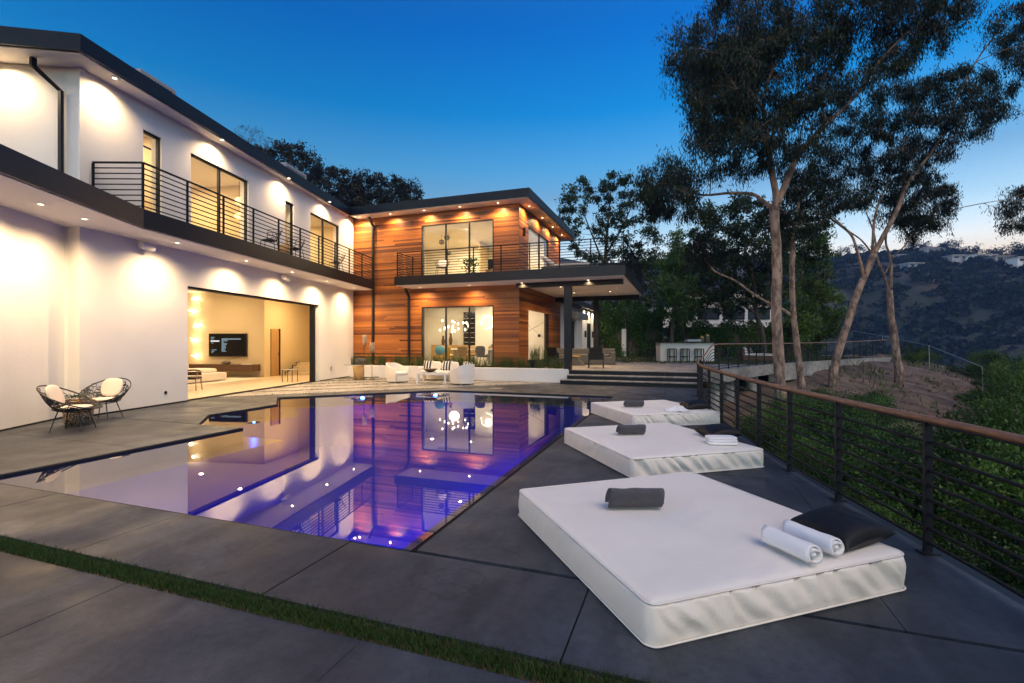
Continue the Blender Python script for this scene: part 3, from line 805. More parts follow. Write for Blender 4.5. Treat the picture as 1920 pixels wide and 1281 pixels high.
MB().prism([(RC[0] - .07, RC[1] + .05), (-15.03, 19.1), (-22, 19.1), (-22, 5.6), (-17.45, 3.30)], 7.66, 7.688).build('upper_soffit', 'soffit_paint', house)
for y in (1.95, 5.33, 8.73, 11.72, 14.15):
    w = WING(.36, y); downlight(w[0], w[1], 7.66, 16.0)
for y in (1.1, 3.6):
    w = END(-.34, y); downlight(w[0], w[1], 7.66, 15.0)
# downspout with an offset at its head
w0, w1 = END(-.07, .06), END(-.3, .42)
MB().beam((*w1[:2], 7.66), (*w1[:2], 7.45), .09, .09).tube([(*w1[:2], 7.5), (*w0[:2], 7.1), (*w0[:2], 4.62)], .05, 4).build('downspout', 'dark_metal', house)
railing(house, [WING(.03, 1.75)[:2], (A_[0] - .10, A_[1] + .05), (B_[0] - .07, B_[1] - .02)], 4.62)
# ---- the wing's upper rooms
def room(xf, x0, x1, y0, y1, z0, z1, wallm='inner_wall', floorm='oak_floor', front=False):
    t = .06
    MB(xf).box((x0, y0, z0 - .01), (x1, y1, z0)).build('interior_floor', floorm, house)
    MB(xf).box((x0, y0, z1), (x1, y1, z1 + t)).build('interior_ceiling', 'plaster', house)
    MB(xf).box((x0 - t, y0 - t, z0 - .01), (x0, y1 + t, z1 + t)).build('interior_wall', wallm, house)
    MB(xf).box((x0, y0 - t, z0 - .01), (x1, y0, z1 + t)).build('interior_wall', wallm, house)
    MB(xf).box((x0, y1, z0 - .01), (x1, y1 + t, z1 + t)).build('interior_wall', wallm, house)
def room_light(xf, spots, z, power, col=(1, .74, .44)):
    for x, y in spots:
        w = xf(x, y, z); downlight(w[0], w[1], z, 0)
        lamp('AREA', 'ceiling_lamp', (w[0], w[1], z - .03), power, col, house, .13)
room(WING, -4.2, -.31, 1.9, 4.2, 4.63, 7.35)
room(WING, -4.6, -.31, 4.32, 8.4, 4.63, 7.35)
room(WING, -4.0, -.31, 8.6, 10.3, 4.63, 7.35)
room(WING, -4.4, -.31, 10.45, 14.6, 4.63, 7.35)
room_light(WING, [(-1.6, 3.2)], 7.35, 6.0)
room_light(WING, [(-1.4, 5.2), (-2.8, 6.9)], 7.35, 7.0)
room_light(WING, [(-1.6, 9.4)], 7.35, 2.0)
room_light(WING, [(-1.4, 11.6), (-2.6, 13.4)], 7.35, 6.0)
MB(WING).box((-.16, 3.12, 6.62), (-.13, 3.42, 6.66)).build('curtain_rail', 'dark_metal', house)
# ---- living room behind the wide opening
room(WING, -12.5, -.31, 2.2, 13.4, .012, 4.05)
# the hall beyond: cut its mouth by building the television wall short of it
for o in [o for o in bpy.data.objects if o.parent is house and o.name.startswith('interior_wall')][-1:]:
    bpy.data.objects.remove(o)
MB(WING).box((-12.5, 13.4, 0), (-3.8, 13.6, 4.1)).build('television_wall', 'inner_wall', house)
MB(WING).box((-4.0, 13.6, 0), (-3.8, 18.0, 4.1)).build('interior_wall', 'inner_wall', house)
MB(WING).box((-3.8, 18.0, 0), (-.31, 18.2, 4.1)).build('interior_wall', 'inner_wall', house)
MB(WING).box((-.31, 11.5, 0), (-.2, 18.2, 4.1)).build('interior_wall', 'inner_wall', house)
MB(WING).box((-3.8, 13.4, 0), (-.31, 18.0, .011)).build('interior_floor', 'oak_floor', house)
MB(WING).box((-3.8, 13.4, 4.05), (-.31, 18.0, 4.11)).build('interior_ceiling', 'plaster', house)
dr = MB(WING).box((-3.79, 13.85, .012), (-3.745, 14.45, 2.3)).build('interior_door', 'tan_wood', house)
MB(WING).box((-3.79, 14.46, .012), (-3.73, 14.56, 2.32)).build('door_frame', 'dark_metal', dr)
MB(WING).beam((-3.72, 14.40, 1.0), (-3.72, 14.40, 1.15), .02, .02).build('handle', 'dark_metal', dr)
st = MB(WING)
for k in range(4): st.box((-3.5, 14.62 + k * .32, .012), (-.32, 16.4, .15 * (k + 1)))
st.build('interior_stairs', 'oak_floor', house)
m = MB(WING)
for k in range(4): m.box((-3.54, 14.61 + k * .32, .012), (-3.505, 14.66 + k * .32, .15 * (k + 1) + .03)).box((-3.54, 14.66 + k * .32, .15 * (k + 1)), (-3.505, 14.93 + k * .32, .15 * (k + 1) + .03))
m.build('stair_trim', 'dark_metal', house)
MB(WING).box((-.86, 17.95, .62), (-.40, 17.99, 2.75)).build('interior_door', 'tan_wood', house)
MB(WING).box((-.92, 17.94, .62), (-.865, 17.985, 2.78)).build('door_frame', 'dark_metal', house)
MB(WING).box((-1.9, 17.97, 1.75), (-1.78, 17.99, 1.92)).build('light_switch', 'white_paint', house)
room_light(WING, [(-2.2, 5.6), (-2.2, 9.6), (-5.4, 7.2), (-5.4, 11.4), (-8.8, 9.6)], 4.05, 5.6, (1, .72, .40))
room_light(WING, [(-2.0, 14.2)], 4.05, 11.0, (1, .66, .30))
# ---- small fittings on the stucco
for y in (2.96, 8.81):
    s_ = MB(WING).tube([(.20, y - .17, 4.04), (.20, y + .17, 4.0)], .085, 14).build('wall_speaker', 'white_paint', house, smooth=False, bevel=.01)
    MB(WING).tube([(.20, y + .168, 4.0), (.20, y + .176, 3.999)], .072, 14).build('speaker_grille', 'grey_metal', s_)
    MB(WING).beam((.0, y, 4.05), (.2, y, 4.05), .05, .05).build('bracket', 'white_paint', s_)
MB(WING).tube([(.0, 3.72, .32), (.012, 3.72, .32)], .045, 14).build('hose_outlet', 'dark_metal', house)
MB(WING).box((.0, 12.45, .40), (.03, 12.55, .58)).build('socket', 'grey_metal', house)
MB(WING).box((.001, 1.5, .0), (.012, 4.45, .035)).build('wall_base_screed', 'dark_metal', house)
MB(WING).box((.001, 11.52, 0), (.012, 14.7, .035)).build('wall_base_screed', 'dark_metal', house)
MB(LEFT).box((.001, 0, 0), (.012, 9, .035)).build('wall_base_screed', 'dark_metal', house)
# ---- roof plant
for (x0, x1, y0, y1, zt, lab) in ((-2.2, -1.2, 4.18, 5.4, 9.25, 'long pale air conditioning unit on the roof above the stucco wing'), (-1.9, -.85, 10.45, 12.0, 8.95, 'low pale air conditioning unit on the roof near the cedar wing')):
    w = WING((x0 + x1) / 2, (y0 + y1) / 2)
    ac = thing('air_conditioner', lab, 'air conditioner', (w[0], w[1], 8.05), WA, 'roof units')
    hx, hy, hh = (x1 - x0) / 2, (y1 - y0) / 2, zt - 8.05
    MB().box((-hx, -hy, 0), (hx, hy, hh)).build('casing', 'far_wall', ac, bevel=.02)
    k = 9
    for i in range(k):
        yy = -hy + .12 + (2 * hy - .24) * i / k
        MB().box((hx, yy, .1), (hx + .012, yy + .06, hh - .12)).build('louvre', 'dark_metal', ac)

# ---- cedar wing
LWIN = (-11.48, -7.88, .56, 3.28); UWIN = (-11.48, -7.88, 4.60, 7.08)
SL = (21.11, 24.72, .56, 3.2); SU = (21.11, 24.63, 4.60, 7.0)
wall('cedar_wing_wall', FRONT, -15.4, XS - .001, 0, 7.66, [LWIN, UWIN], th=.25, mt='brown_wood')
wall('cedar_wing_wall', SIDE, YW + .26, 27.2, 0, 7.66, [SL, SU], th=.25, mt='brown_wood')
SLABH = (-12.06, -6.7, 4.14, 4.56)
cladding(FRONT, -15.38, XS + .02, .02, 7.655, [LWIN, UWIN], 3)
cladding(SIDE, YW - .02, 27.2, .02, 7.655, [SL, SU], 4)
window(FRONT, *LWIN, [-10.23, -9.06], x=-.02)
window(FRONT, *UWIN, [-10.23, -9.06], x=-.02)
window(SIDE, *SU, [23.0], x=-.04)
MB(SIDE).box((-.12, SL[0], SL[3] - .05), (.0, SL[1], SL[3])).build('opening_track', 'dark_metal', house)
MB(SIDE).box((-.12, SL[1] - .16, SL[2]), (.0, SL[1] - .01, SL[3] - .05)).build('folded_door_panels', 'dark_metal', house)
MB().prism([(-15.6, 19.08), (-6.02, 19.08), (-6.02, 27.9), (-15.6, 27.9)], 7.69, 8.06).build('roof', 'dark_metal', house)
MB().prism([(-15.0, 19.13), (-6.07, 19.13), (-6.07, 27.9), (-15.0, 27.9)], 7.662, 7.688).build('upper_soffit', 'soffit_paint', house)
for x in (-14.64, -12.92, -11.13, -9.34, -7.53): downlight(x, 19.40, 7.66, 22.0, (1, .66, .32))
for y in (20.35, 22.47, 24.4, 26.4): downlight(-6.42, y, 7.66, 22.0, (1, .66, .32))
bal = [(-12.06, 18.4), (-2.05, 18.4), (-2.05, 26.7), (XS + .03, 26.7), (XS + .03, YW - .03), (-12.06, YW - .03)]
MB().prism(bal, 4.17, 4.55).build('balcony_slab', 'bronze_metal', house)
MB().prism([(-12.0, 18.46), (-2.11, 18.46), (-2.11, 26.64), (XS + .03, 26.64), (XS + .03, YW - .03), (-12.0, YW - .03)], 4.148, 4.168).build('lower_soffit', 'soffit_paint', house)
for x in (-11.26, -8.81, -6.4, -3.6): downlight(x, 19.25, 4.148, 20.0 if x < -7 else 5.0, (1, .66, .32))
for x, y in ((-3.6, 21.0), (-5.2, 21.2), (-5.2, 24), (-3.4, 24)): downlight(x, y, 4.148, 15.0, (1, .66, .34), R(150))
MB().box((-6.69, 19.34, 3.95), (-2.25, 19.52, 4.146)).build('steel_beam', 'dark_metal', house)
MB().box((-6.69, 26.1, 3.9), (-2.2, 26.3, 4.146)).build('steel_beam', 'dark_metal', house)
for y in (19.43, 26.2): MB().box((-4.6, y - .14, DECK2), (-4.32, y + .14, 3.95 if y < 20 else 3.9)).build('steel_column', 'bronze_metal', house)
railing(house, [(-11.95, YW - .03), (-11.95, 18.48), (-2.13, 18.48), (-2.13, 26.6)], 4.55, 1.06, 9)
for x in (-14.12, -12.13):
    z1 = 7.6 if x < -13 else 4.14
    m = MB().box((x - .045, YW - .12, .05), (x + .045, YW - .03, z1 - .35))
    m.beam((x, YW - .075, z1 - .35), (x - .02, YW - .35, z1 + .02), .09, .09)
    m.build('downspout', 'dark_metal', house)
MB(SIDE).box((.03, 20.28, 6.35), (.13, 20.40, 6.72)).build('wall_sconce', 'black', house)
MB(SIDE).box((.03, 20.7, 4.9), (.05, 20.8, 5.05)).build('socket', 'grey_metal', house)
# rooms of the cedar wing
def CED(x, y, z=0): return (x, y, z)
def cedar_room(z0, z1, back):
    MB().box((-15.1, YW - .02 + .26, z0 - .01), (-6.98, back, z0)).build('interior_floor', 'oak_floor', house)
    MB().box((-15.1, YW + .24, z1), (-6.98, back, z1 + .06)).build('interior_ceiling', 'plaster', house)
    MB().box((-15.16, YW + .24, z0), (-15.1, back, z1)).build('interior_wall', 'plaster', house)
    MB().box((-15.1, back, z0), (-6.98, back + .08, z1)).build('interior_wall', 'plaster', house)
cedar_room(DECK2 + .01, 3.85, 26.6)
cedar_room(4.58, 7.4, 26.6)
MB().box((-11.6, 26.2, DECK2 + .01), (-6.98, 26.59, 3.84)).build('marble_wall', 'marble', house)
mv = MB()
g = random.Random(5)
for k in range(9):
    x = g.uniform(-11.4, -7.2); z = g.uniform(.9, 3.6); pts = [(x, 26.196, z)]
    sl = g.choice((-1, 1)) * g.uniform(.3, .7)
    for j in range(6): x += .28; z += sl * .28 + g.uniform(-.07, .07); pts.append((min(x, -7.0), 26.196, min(max(z, .6), 3.8)))
    mv.tube(pts, .006, 4)
mv.build('marble_vein', 'grey_wicker', house)
MB().box((-7.75, 26.17, 1.95), (-7.6, 26.198, 2.1)).build('thermostat', 'black', house)
room_light(CED, [(-13.6, 22.0), (-11.2, 21.6), (-8.6, 22.0), (-11.2, 24.6), (-8.4, 24.6), (-13.6, 24.6)], 3.85, 3.4, (1, .78, .50))
room_light(CED, [(-13.2, 21.8), (-10.4, 22.4), (-9.0, 23.6), (-8.0, 24.8), (-12.0, 25.0)], 7.4, 8.5, (1, .76, .46))
MB().box((-11.0, 25.3, 4.6), (-10.9, 26.55, 7.4)).build('interior_wall', 'inner_wall', house)
MB().box((-9.9, 26.45, 5.4), (-9.0, 26.58, 6.4)).build('wall_panel', 'tan_wood', house)
# ---- garden room beyond the cedar wing
MB().box((-9.5, 27.3, 0), (-6.75, 32.3, 3.95)).build('garden_room_wall', 'stucco', house)
MB().box((-9.5, 32.3, 0), (-6.45, 37.2, 3.95)).build('garden_room_wall', 'stucco', house)
MB().box((-9.7, 27.25, 3.95), (-6.05, 37.6, 4.25)).build('garden_room_roof', 'dark_metal', house)
MB().box((-6.74, 28.2, 3.1), (-5.9, 31.6, 3.45)).build('awning_box', 'grey_metal', house)
gd = MB().box((-6.448, 34.0, DECK2), (-6.40, 35.2, 3.0)).build('garden_door', 'black', house)
MB().box((-6.40, 34.1, DECK2 + .1), (-6.392, 35.1, 2.9)).build('pane', 'far_glass', gd)
for y in (33.1, 35.9): MB().box((-6.448, y, 2.0), (-6.33, y + .12, 2.45)).build('wall_sconce', 'black', house)
for y in (33.0, 34.6, 36.2): downlight(-6.22, y, 3.948, 9.0, (1, .76, .45))
MB().box((-6.748, 29.6, DECK2), (-6.70, 31.0, 3.0)).build('garden_door', 'black', house)
# ---- white planter wall below the cedar wing
pl = thing('planter', 'long low white planter wall of ornamental grasses below the cedar wing', 'planter', (-9.9, 19.5, 0))
MB().box((-5.3, -.22, 0), (5.48, -.02, .56)).build('front_wall', 'stucco', pl, bevel=.01)
MB().box((5.28, -.02, 0), (5.48, .27, .56)).build('end_wall', 'stucco', pl)
MB().box((-5.3, -.02, .3), (5.28, .26, .50)).build('planting_soil', 'soil', pl)
g = np.random.default_rng(21)
P = []
for k in range(70):
    x = g.uniform(-5.2, 5.2); n_ = int(g.uniform(25, 60))
    P.append(np.column_stack([x + g.normal(0, .07, n_), np.clip(g.normal(.12, .06, n_), 0, .24), np.full(n_, .50)]))
o = grass_field('ornamental_grass', np.concatenate(P), pl, h=.52, w=.013, lean=.6, mt='reed', seed=22, kind='stuff')
# ---- planting bed on the terrace side, in front of the side opening
for k, (x, y) in enumerate([(-6.2, 20.6), (-5.9, 21.6)]):
    pb = thing('reed_planter', ['dark metal box of tall reeds beside the cedar corner', 'dark metal box of tall reeds by the wide side opening'][k], 'planter', (x, y, DECK2), 0, 'reed boxes')
    MB().box((-.25, -.4, 0), (.25, .4, .35)).build('box', 'dark_metal', pb, bevel=.01)
    P = np.column_stack([g.uniform(-.2, .2, 160), g.uniform(-.35, .35, 160), np.full(160, .33)])
    grass_field('reeds', P, pl if False else pb, h=.6, w=.012, lean=.4, mt='reed', seed=30 + k, kind='stuff')
# ================================================================ FURNITURE AND FITTINGS OUTDOORS
# ---- curved deck railing
def smooth_path(pts, n=8):
    P = [np.array(p, float) for p in pts]; out = []
    for i in range(len(P) - 1):
        p0 = P[max(i - 1, 0)]; p1 = P[i]; p2 = P[i + 1]; p3 = P[min(i + 2, len(P) - 1)]
        for k in range(n):
            t = k / n
            out.append(tuple(.5 * (2 * p1 + (p2 - p0) * t + (2 * p0 - 5 * p1 + 4 * p2 - p3) * t * t + (3 * p1 - p0 - 3 * p2 + p3) * t ** 3)))
    out.append(tuple(P[-1])); return out
rail = thing('deck_railing', 'dark steel railing with wooden handrail curving along the pool deck edge', 'railing', (0, 0, 0))
ctl = [(rail_x(-4), -4), (rail_x(-1), -1), (rail_x(2), 2), (1.97, 3.86), (1.72, 5), (1.5, 6), (1.29, 7), (1.08, 8.2), (.88, 9.5), (.72, 10.6), (.57, 11.7), (.44, 13), (.40, 14.2), (.42, 16.2), (.55, 18.4)]
base = smooth_path(ctl, 6)
RH = 1.05
up = smooth_path([(.55, 18.4, RH), (.72, 19.1, RH + .12), (1.0, 19.8, RH + DECK2 - .06), (1.3, 20.5, RH + DECK2)], 5)
MB().tube([(x, y, RH) for x, y in base[:-1]] + up, .027, 10).build('handrail', 'handrail_wood', rail, smooth=True)
MB().tube([(x, y, RH - .035) for x, y in base], .012, 6).build('handrail_flat', 'dark_metal', rail)
NB = 8
for i in range(NB):
    z = .085 + (RH - .15) * i / NB
    MB().tube([(x, y, z) for x, y in base] + [(x, y, z + (zz - RH)) for x, y, zz in up[1:]],   .013, 6).build('bar', 'rail_metal', rail, smooth=True)
py = -3.6
pys = [-2.6, -.9, .8, 2.2, 3.2, 3.86 + .0, 4.63 + .2, 5.95, 7.05, 8.2, 9.35, 10.6, 11.9, 13.2, 14.5, 15.8, 17.1, 18.4]
pys = [-2.6, -.9, .8, 2.4, 3.55, 4.66, 5.9, 7.04, 8.2, 9.4, 10.6, 11.9, 13.2, 14.5, 15.8, 17.1, 18.4]
for y in pys:
    x = min(base, key=lambda p: abs(p[1] - y))[0] if False else np.interp(y, [p[1] for p in base], [p[0] for p in base])
    a = math.atan2(np.interp(y + .2, [p[1] for p in base], [p[0] for p in base]) - x, .2)
    o = MB().box((-.012, -.03, -.02), (.012, .03, RH - .03)).build('post', 'dark_metal', rail); o.location = (x, y, 0); o.rotation_euler = (0, 0, R(90) - a)
    MB().box((-.05, -.06, .0), (.05, .06, .012)).build('base_plate', 'dark_metal', o)
# ---- terrace railing
rail2 = thing('terrace_railing', 'dark steel railing with wooden cap along the curved upper terrace and lawn', 'railing')
ctl2 = [(1.3, 20.5, DECK2), (1.62, 21.5, DECK2), (2.6, 23.9, DECK2), (3.95, 26.8, DECK2), (5.8, 30.2, DECK2 + .02), (7.75, 33.4, DECK2 + .05), (10.6, 37.7, DECK2 + .12), (13.8, 42, DECK2 + .25)]
b2 = smooth_path(ctl2, 6)
MB().tube([(x, y, z + RH) for x, y, z in b2], .03, 8).build('handrail', 'handrail_wood', rail2, smooth=True)
for i in range(NB):
    z = .085 + (RH - .15) * i / NB
    MB().tube([(x, y, zz + z) for x, y, zz in b2], .014, 5).build('bar', 'rail_metal', rail2)
L = 0; last = b2[0]; nextp = 0
for p in b2:
    L += math.dist(p[:2], last[:2]); last = p
    if L >= nextp:
        MB().box((p[0] - .025, p[1] - .025, p[2] - .02), (p[0] + .025, p[1] + .025, p[2] + RH - .03)).build('post', 'dark_metal', rail2); nextp += 1.25

# ---- mattresses on the deck
def mattress(loc, rz, label, w=1.95, l=2.15, h=.25, seed=1):
    """w along the near skirt (local x), l away from it (local y)"""
    t = thing('outdoor_mattress', label, 'mattress', loc, rz, 'white mattresses on the pool deck')
    g = random.Random(seed); NX, NY, NZ = 96, 96, 12
    def skirt(s, z, k):           # slanting puckers, stronger on the two end faces
        ph = k * 2.1 + seed * 3.7
        a = .038 if k in (0, 2) else .012
        q = s + .8 * (z - h / 2) + .05 * mnoise.noise(Vector((s * 3, z * 4, ph)))        # folds lean a little
        v = 1 - 2.2 * abs(mnoise.noise(Vector((q * 8.5, ph, z * .8)))) + .6 * (1 - 2 * abs(mnoise.noise(Vector((q * 19, ph + 5, z * 1.5))))) + .35 * mnoise.noise(Vector((s * 3, z * 7, ph)))
        v = v - .75
        f = math.sin(math.pi * min(1, max(0, z / h))) ** .7
        return a * v * f
    def P(x, y, z):
        # rounded plan corners and rolled edges
        r = .06
        cx_ = min(max(x, r), w - r); cy_ = min(max(y, r), l - r); dx, dy = x - cx_, y - cy_; d = math.hypot(dx, dy)
        if d > r: x, y = cx_ + dx / d * r, cy_ + dy / d * r
        return x, y, z
    V = {}; m = MB()
    vid = {}
    def vert(x, y, z):
        key = (round(x, 4), round(y, 4), round(z, 4))
        if key not in vid:
            px, py_, pz = P(x, y, z)
            ex = min(x, w - x); ey = min(y, l - y)
            e = min(ex, ey)
            if z >= h - 1e-6:
                dome = .016 * (1 - math.exp(-e * 6)) + .008 * mnoise.noise(Vector((x * 1.6, y * 1.6, seed))) + .003 * (1 - 2 * abs(mnoise.noise(Vector((x * 1.6 + y * 1.1 + 3, y * 5.5 - x * 3.5, seed + 3))))) + .001 * mnoise.noise(Vector((x * 9, y * 9, seed)))
                pz = h - .028 * math.exp(-e * 42) + dome
            if e < 1e-6 and z < h - 1e-6:
                k = 0 if y < 1e-6 else 1 if x > w - 1e-6 else 2 if y > l - 1e-6 else 3
                s = x if k in (0, 2) else y
                corner = min(s, (w if k in (0, 2) else l) - s)
                o_ = skirt(s, z, k) * min(1, corner * 9) + .012 * math.sin(math.pi * z / h)
                if k == 0: py_ -= o_
                elif k == 2: py_ += o_
                elif k == 1: px += o_
                else: px -= o_
            vid[key] = len(m.v); m.v.append((px, py_, pz))
        return vid[key]
    # finer columns near the edges
    def cols(n, L_):
        return [L_ * (0.5 - .5 * math.cos(math.pi * i / n)) * .35 + L_ * i / n * .65 for i in range(n + 1)]
    xs_, ys_ = cols(NX, w), cols(NY, l); zs_ = [h * i / NZ for i in range(NZ + 1)]
    for i in range(NX):
        for j in range(NY):
            m.f.append((vert(xs_[i], ys_[j], h), vert(xs_[i + 1], ys_[j], h), vert(xs_[i + 1], ys_[j + 1], h), vert(xs_[i], ys_[j + 1], h)))
    for k in range(NZ):
        for i in range(NX):
            m.f.append((vert(xs_[i], 0, zs_[k]), vert(xs_[i + 1], 0, zs_[k]), vert(xs_[i + 1], 0, zs_[k + 1]), vert(xs_[i], 0, zs_[k + 1])))
            m.f.append((vert(xs_[i + 1], l, zs_[k]), vert(xs_[i], l, zs_[k]), vert(xs_[i], l, zs_[k + 1]), vert(xs_[i + 1], l, zs_[k + 1])))
        for j in range(NY):
            m.f.append((vert(0, ys_[j + 1], zs_[k]), vert(0, ys_[j], zs_[k]), vert(0, ys_[j], zs_[k + 1]), vert(0, ys_[j + 1], zs_[k + 1])))
            m.f.append((vert(w, ys_[j], zs_[k]), vert(w, ys_[j + 1], zs_[k]), vert(w, ys_[j + 1], zs_[k + 1]), vert(w, ys_[j], zs_[k + 1])))
    c = m.build('cover', 'white_fabric', t, smooth=True)
    def hem(z, off, n=60):
        r = .06; pts = []
        for (cx_, cy_, a0) in ((w - r, r, -90), (w - r, l - r, 0), (r, l - r, 90), (r, r, 180)):
            for q in range(7):
                a = R(a0 + 15 * q); pts.append((cx_ + (r + off) * math.cos(a), cy_ + (r + off) * math.sin(a), z + .002 * mnoise.noise(Vector((cx_ * 9, q, seed)))))
        return pts
    MB().tube(hem(h - .014, .002), .0055, 6, closed=True).build('top_piping', 'white_fabric', t, smooth=True)
    MB().tube(hem(.012, .012), .006, 6, closed=True).build('bottom_piping', 'white_fabric', t, smooth=True)
    MB().prism([(x, y) for x, y, _ in hem(0, -.03)], .002, .05).build('base_panel', 'white_fabric', t)
    return t
MA = [((-.17, 2.69, .002), R(38), 2.0, 2.15), ((-.58, 5.98, .002), R(35.5), 1.95, 2.2), ((-.92, 9.55, .002), R(33), 1.95, 2.1)]
ML = ['white mattress with two rolled white towels, by the turf strip', 'white mattress with one folded white towel, the middle of the three', 'white mattress with a crumpled white towel, nearest the terrace steps']
for k, (p, a, w_, l_) in enumerate(MA): mattress(p, a, ML[k], w_, l_, .25, k + 1)
def on_mat(k, x, y, z=.268):
    p, a, _, _ = MA[k]; return (p[0] + x * math.cos(a) - y * math.sin(a), p[1] + x * math.sin(a) + y * math.cos(a), p[2] + z)
def roll(name, label, mt, loc, rz, L_=.42, r=.065, turns=2.6, group=None, flat=1.0):
    """a rolled towel: spiral section swept along its length"""
    m = MB(); n = 64; g = random.Random(hash(label) % 1000); NL = 14
    th = r / (turns + .6)
    prof = []
    for i in range(n + 1):
        a = turns * 2 * math.pi * i / n; q = r * (.16 + .84 * i / n) - .004
        prof.append((q * math.cos(a), q * math.sin(a) * flat))
    outer = prof[-int(n / turns) - 1:]
    for side in range(2):
        pass
    V = []
    for j in range(NL + 1):
        y = (j / NL - .5) * L_
        for i, (px, pz) in enumerate(prof):
            wob = 1 + .10 * mnoise.noise(Vector((px * 16, y * 7, pz * 16 + L_ * 50))) + .02 * math.sin(j * 1.3 + i * .2)
            sh = .014 * math.sin(i * .35 + 1.0) * (1 if j in (0, NL) else 0)
            V.append((px * wob, y + sh, r * flat + pz * wob))
    k = len(prof)
    F_ = [(j * k + i, j * k + i + 1, (j + 1) * k + i + 1, (j + 1) * k + i) for j in range(NL) for i in range(k - 1)]
    m.add(V, F_)
    o = m.build(name, mt, None, smooth=True)
    s_ = o.modifiers.new('thickness', 'SOLIDIFY'); s_.thickness = th * .62; s_.offset = 0
    o.location = loc; o.rotation_euler = (0, 0, rz)
    return tag(o, label, 'towel', group)
G1, G2 = 'grey rolled towels', 'white towels'
# where the photograph puts them, brought down onto the cover
def ground_pt(px, py, z):
    Z = FPX * (CAM_H - z) / (py - 642); p = cam_pt(px, py, Z); return (p[0], p[1], z)
roll('rolled_towel', 'charcoal rolled towel on the mattress by the turf strip', 'towel_grey', ground_pt(1191, 955, .268), R(-70), .44, .088, group=G1)
roll('rolled_towel', 'charcoal rolled towel on the middle mattress', 'towel_grey', ground_pt(1184, 816, .268), R(-66), .40, .08, group=G1)
roll('rolled_towel', 'charcoal rolled towel on the mattress nearest the steps', 'towel_grey', ground_pt(1189, 764, .268), R(-68), .40, .075, group=G1)
roll('rolled_towel', 'white rolled towel in front, leaning on its pair by the black pillow', 'towel_white', ground_pt(1482, 1040, .268), R(40), .35, .066, group=G2)
roll('rolled_towel', 'white rolled towel tucked between its pair and the black pillow', 'towel_white', ground_pt(1522, 1026, .268), R(42), .35, .064, group=G2)
# folded towel: three soft layers
p = ground_pt(1353, 833, .268)
t = thing('folded_towel', 'folded white towel leaning on the black pillow of the middle mattress', 'towel', p, R(-4 + 19.5), G2)
for k in range(3): MB().ellipsoid((0, .0 + k * .012, .022 + k * .032), (.20, .11, .021), 26, 10, .45).build('fold', 'towel_white', t, smooth=True)
# crumpled towel
p = ground_pt(1268, 770, .268)
m = MB(); N = 40; g = random.Random(4)
for j in range(N + 1):
    for i in range(N + 1):
        u, v = i / N - .5, j / N - .5
        r_ = max(0, 1 - (u * u + v * v) * 3.6)
        zz = (.10 * r_ ** .8) * (.55 + .9 * abs(mnoise.noise(Vector((u * 6, v * 6, 2.2))))) + .035 * r_ * mnoise.noise(Vector((u * 17, v * 17, 5)))
        m.v.append((u * .46 + .02 * mnoise.noise(Vector((u * 7, v * 7, 9))), v * .36 + .02 * mnoise.noise(Vector((u * 7, v * 7, 1))), max(.002, zz)))
m.f = [(j * (N + 1) + i, j * (N + 1) + i + 1, (j + 1) * (N + 1) + i + 1, (j + 1) * (N + 1) + i) for j in range(N) for i in range(N)]
o = m.build('crumpled_towel', 'towel_white', None, smooth=True); o.location = p; o.rotation_euler = (0, 0, R(20)); tag(o, 'crumpled white towel on the mattress nearest the steps', 'towel', G2)
def pillow_mesh(a, b_, c, N=26, seed=0):
    """square pillow: pinched corners, plump middle"""
    m = MB()
    for s in (1, -1):
        b0 = len(m.v)
        for j in range(N + 1):
            for i in range(N + 1):
                u, v = 2 * i / N - 1, 2 * j / N - 1
                e = max(0, (1 - u * u)) ** .5 * max(0, (1 - v * v)) ** .5
                pin = 1 - .10 * (1 - abs(u) ** 2) * abs(v) ** 4; pin2 = 1 - .10 * (1 - abs(v) ** 2) * abs(u) ** 4
                m.v.append((u * a * pin2, v * b_ * pin, s * (c * e ** .75 + .006 * mnoise.noise(Vector((u * 4, v * 4, seed))) * e)))
        for j in range(N):
            for i in range(N):
                q = (b0 + j * (N + 1) + i, b0 + j * (N + 1) + i + 1, b0 + (j + 1) * (N + 1) + i + 1, b0 + (j + 1) * (N + 1) + i)
                m.f.append(q if s > 0 else q[::-1])
    return m
for k, (px, py_, rz, lab) in enumerate([(1576, 1008, 40, 'black square pillow behind the two white rolled towels'), (1346, 819, 30, 'black square pillow behind the folded white towel'), (1303, 766, 25, 'black square pillow beside the crumpled white towel')]):
    p = ground_pt(px, py_, .268)
    o = pillow_mesh(.25, .22, .095, seed=k).build('pillow', 'leatherette', None, smooth=True)
    o.location = (p[0], p[1], p[2] + .075); o.rotation_euler = (R(5), R(-5), R(rz)); tag(o, lab, 'pillow', 'black pillows')

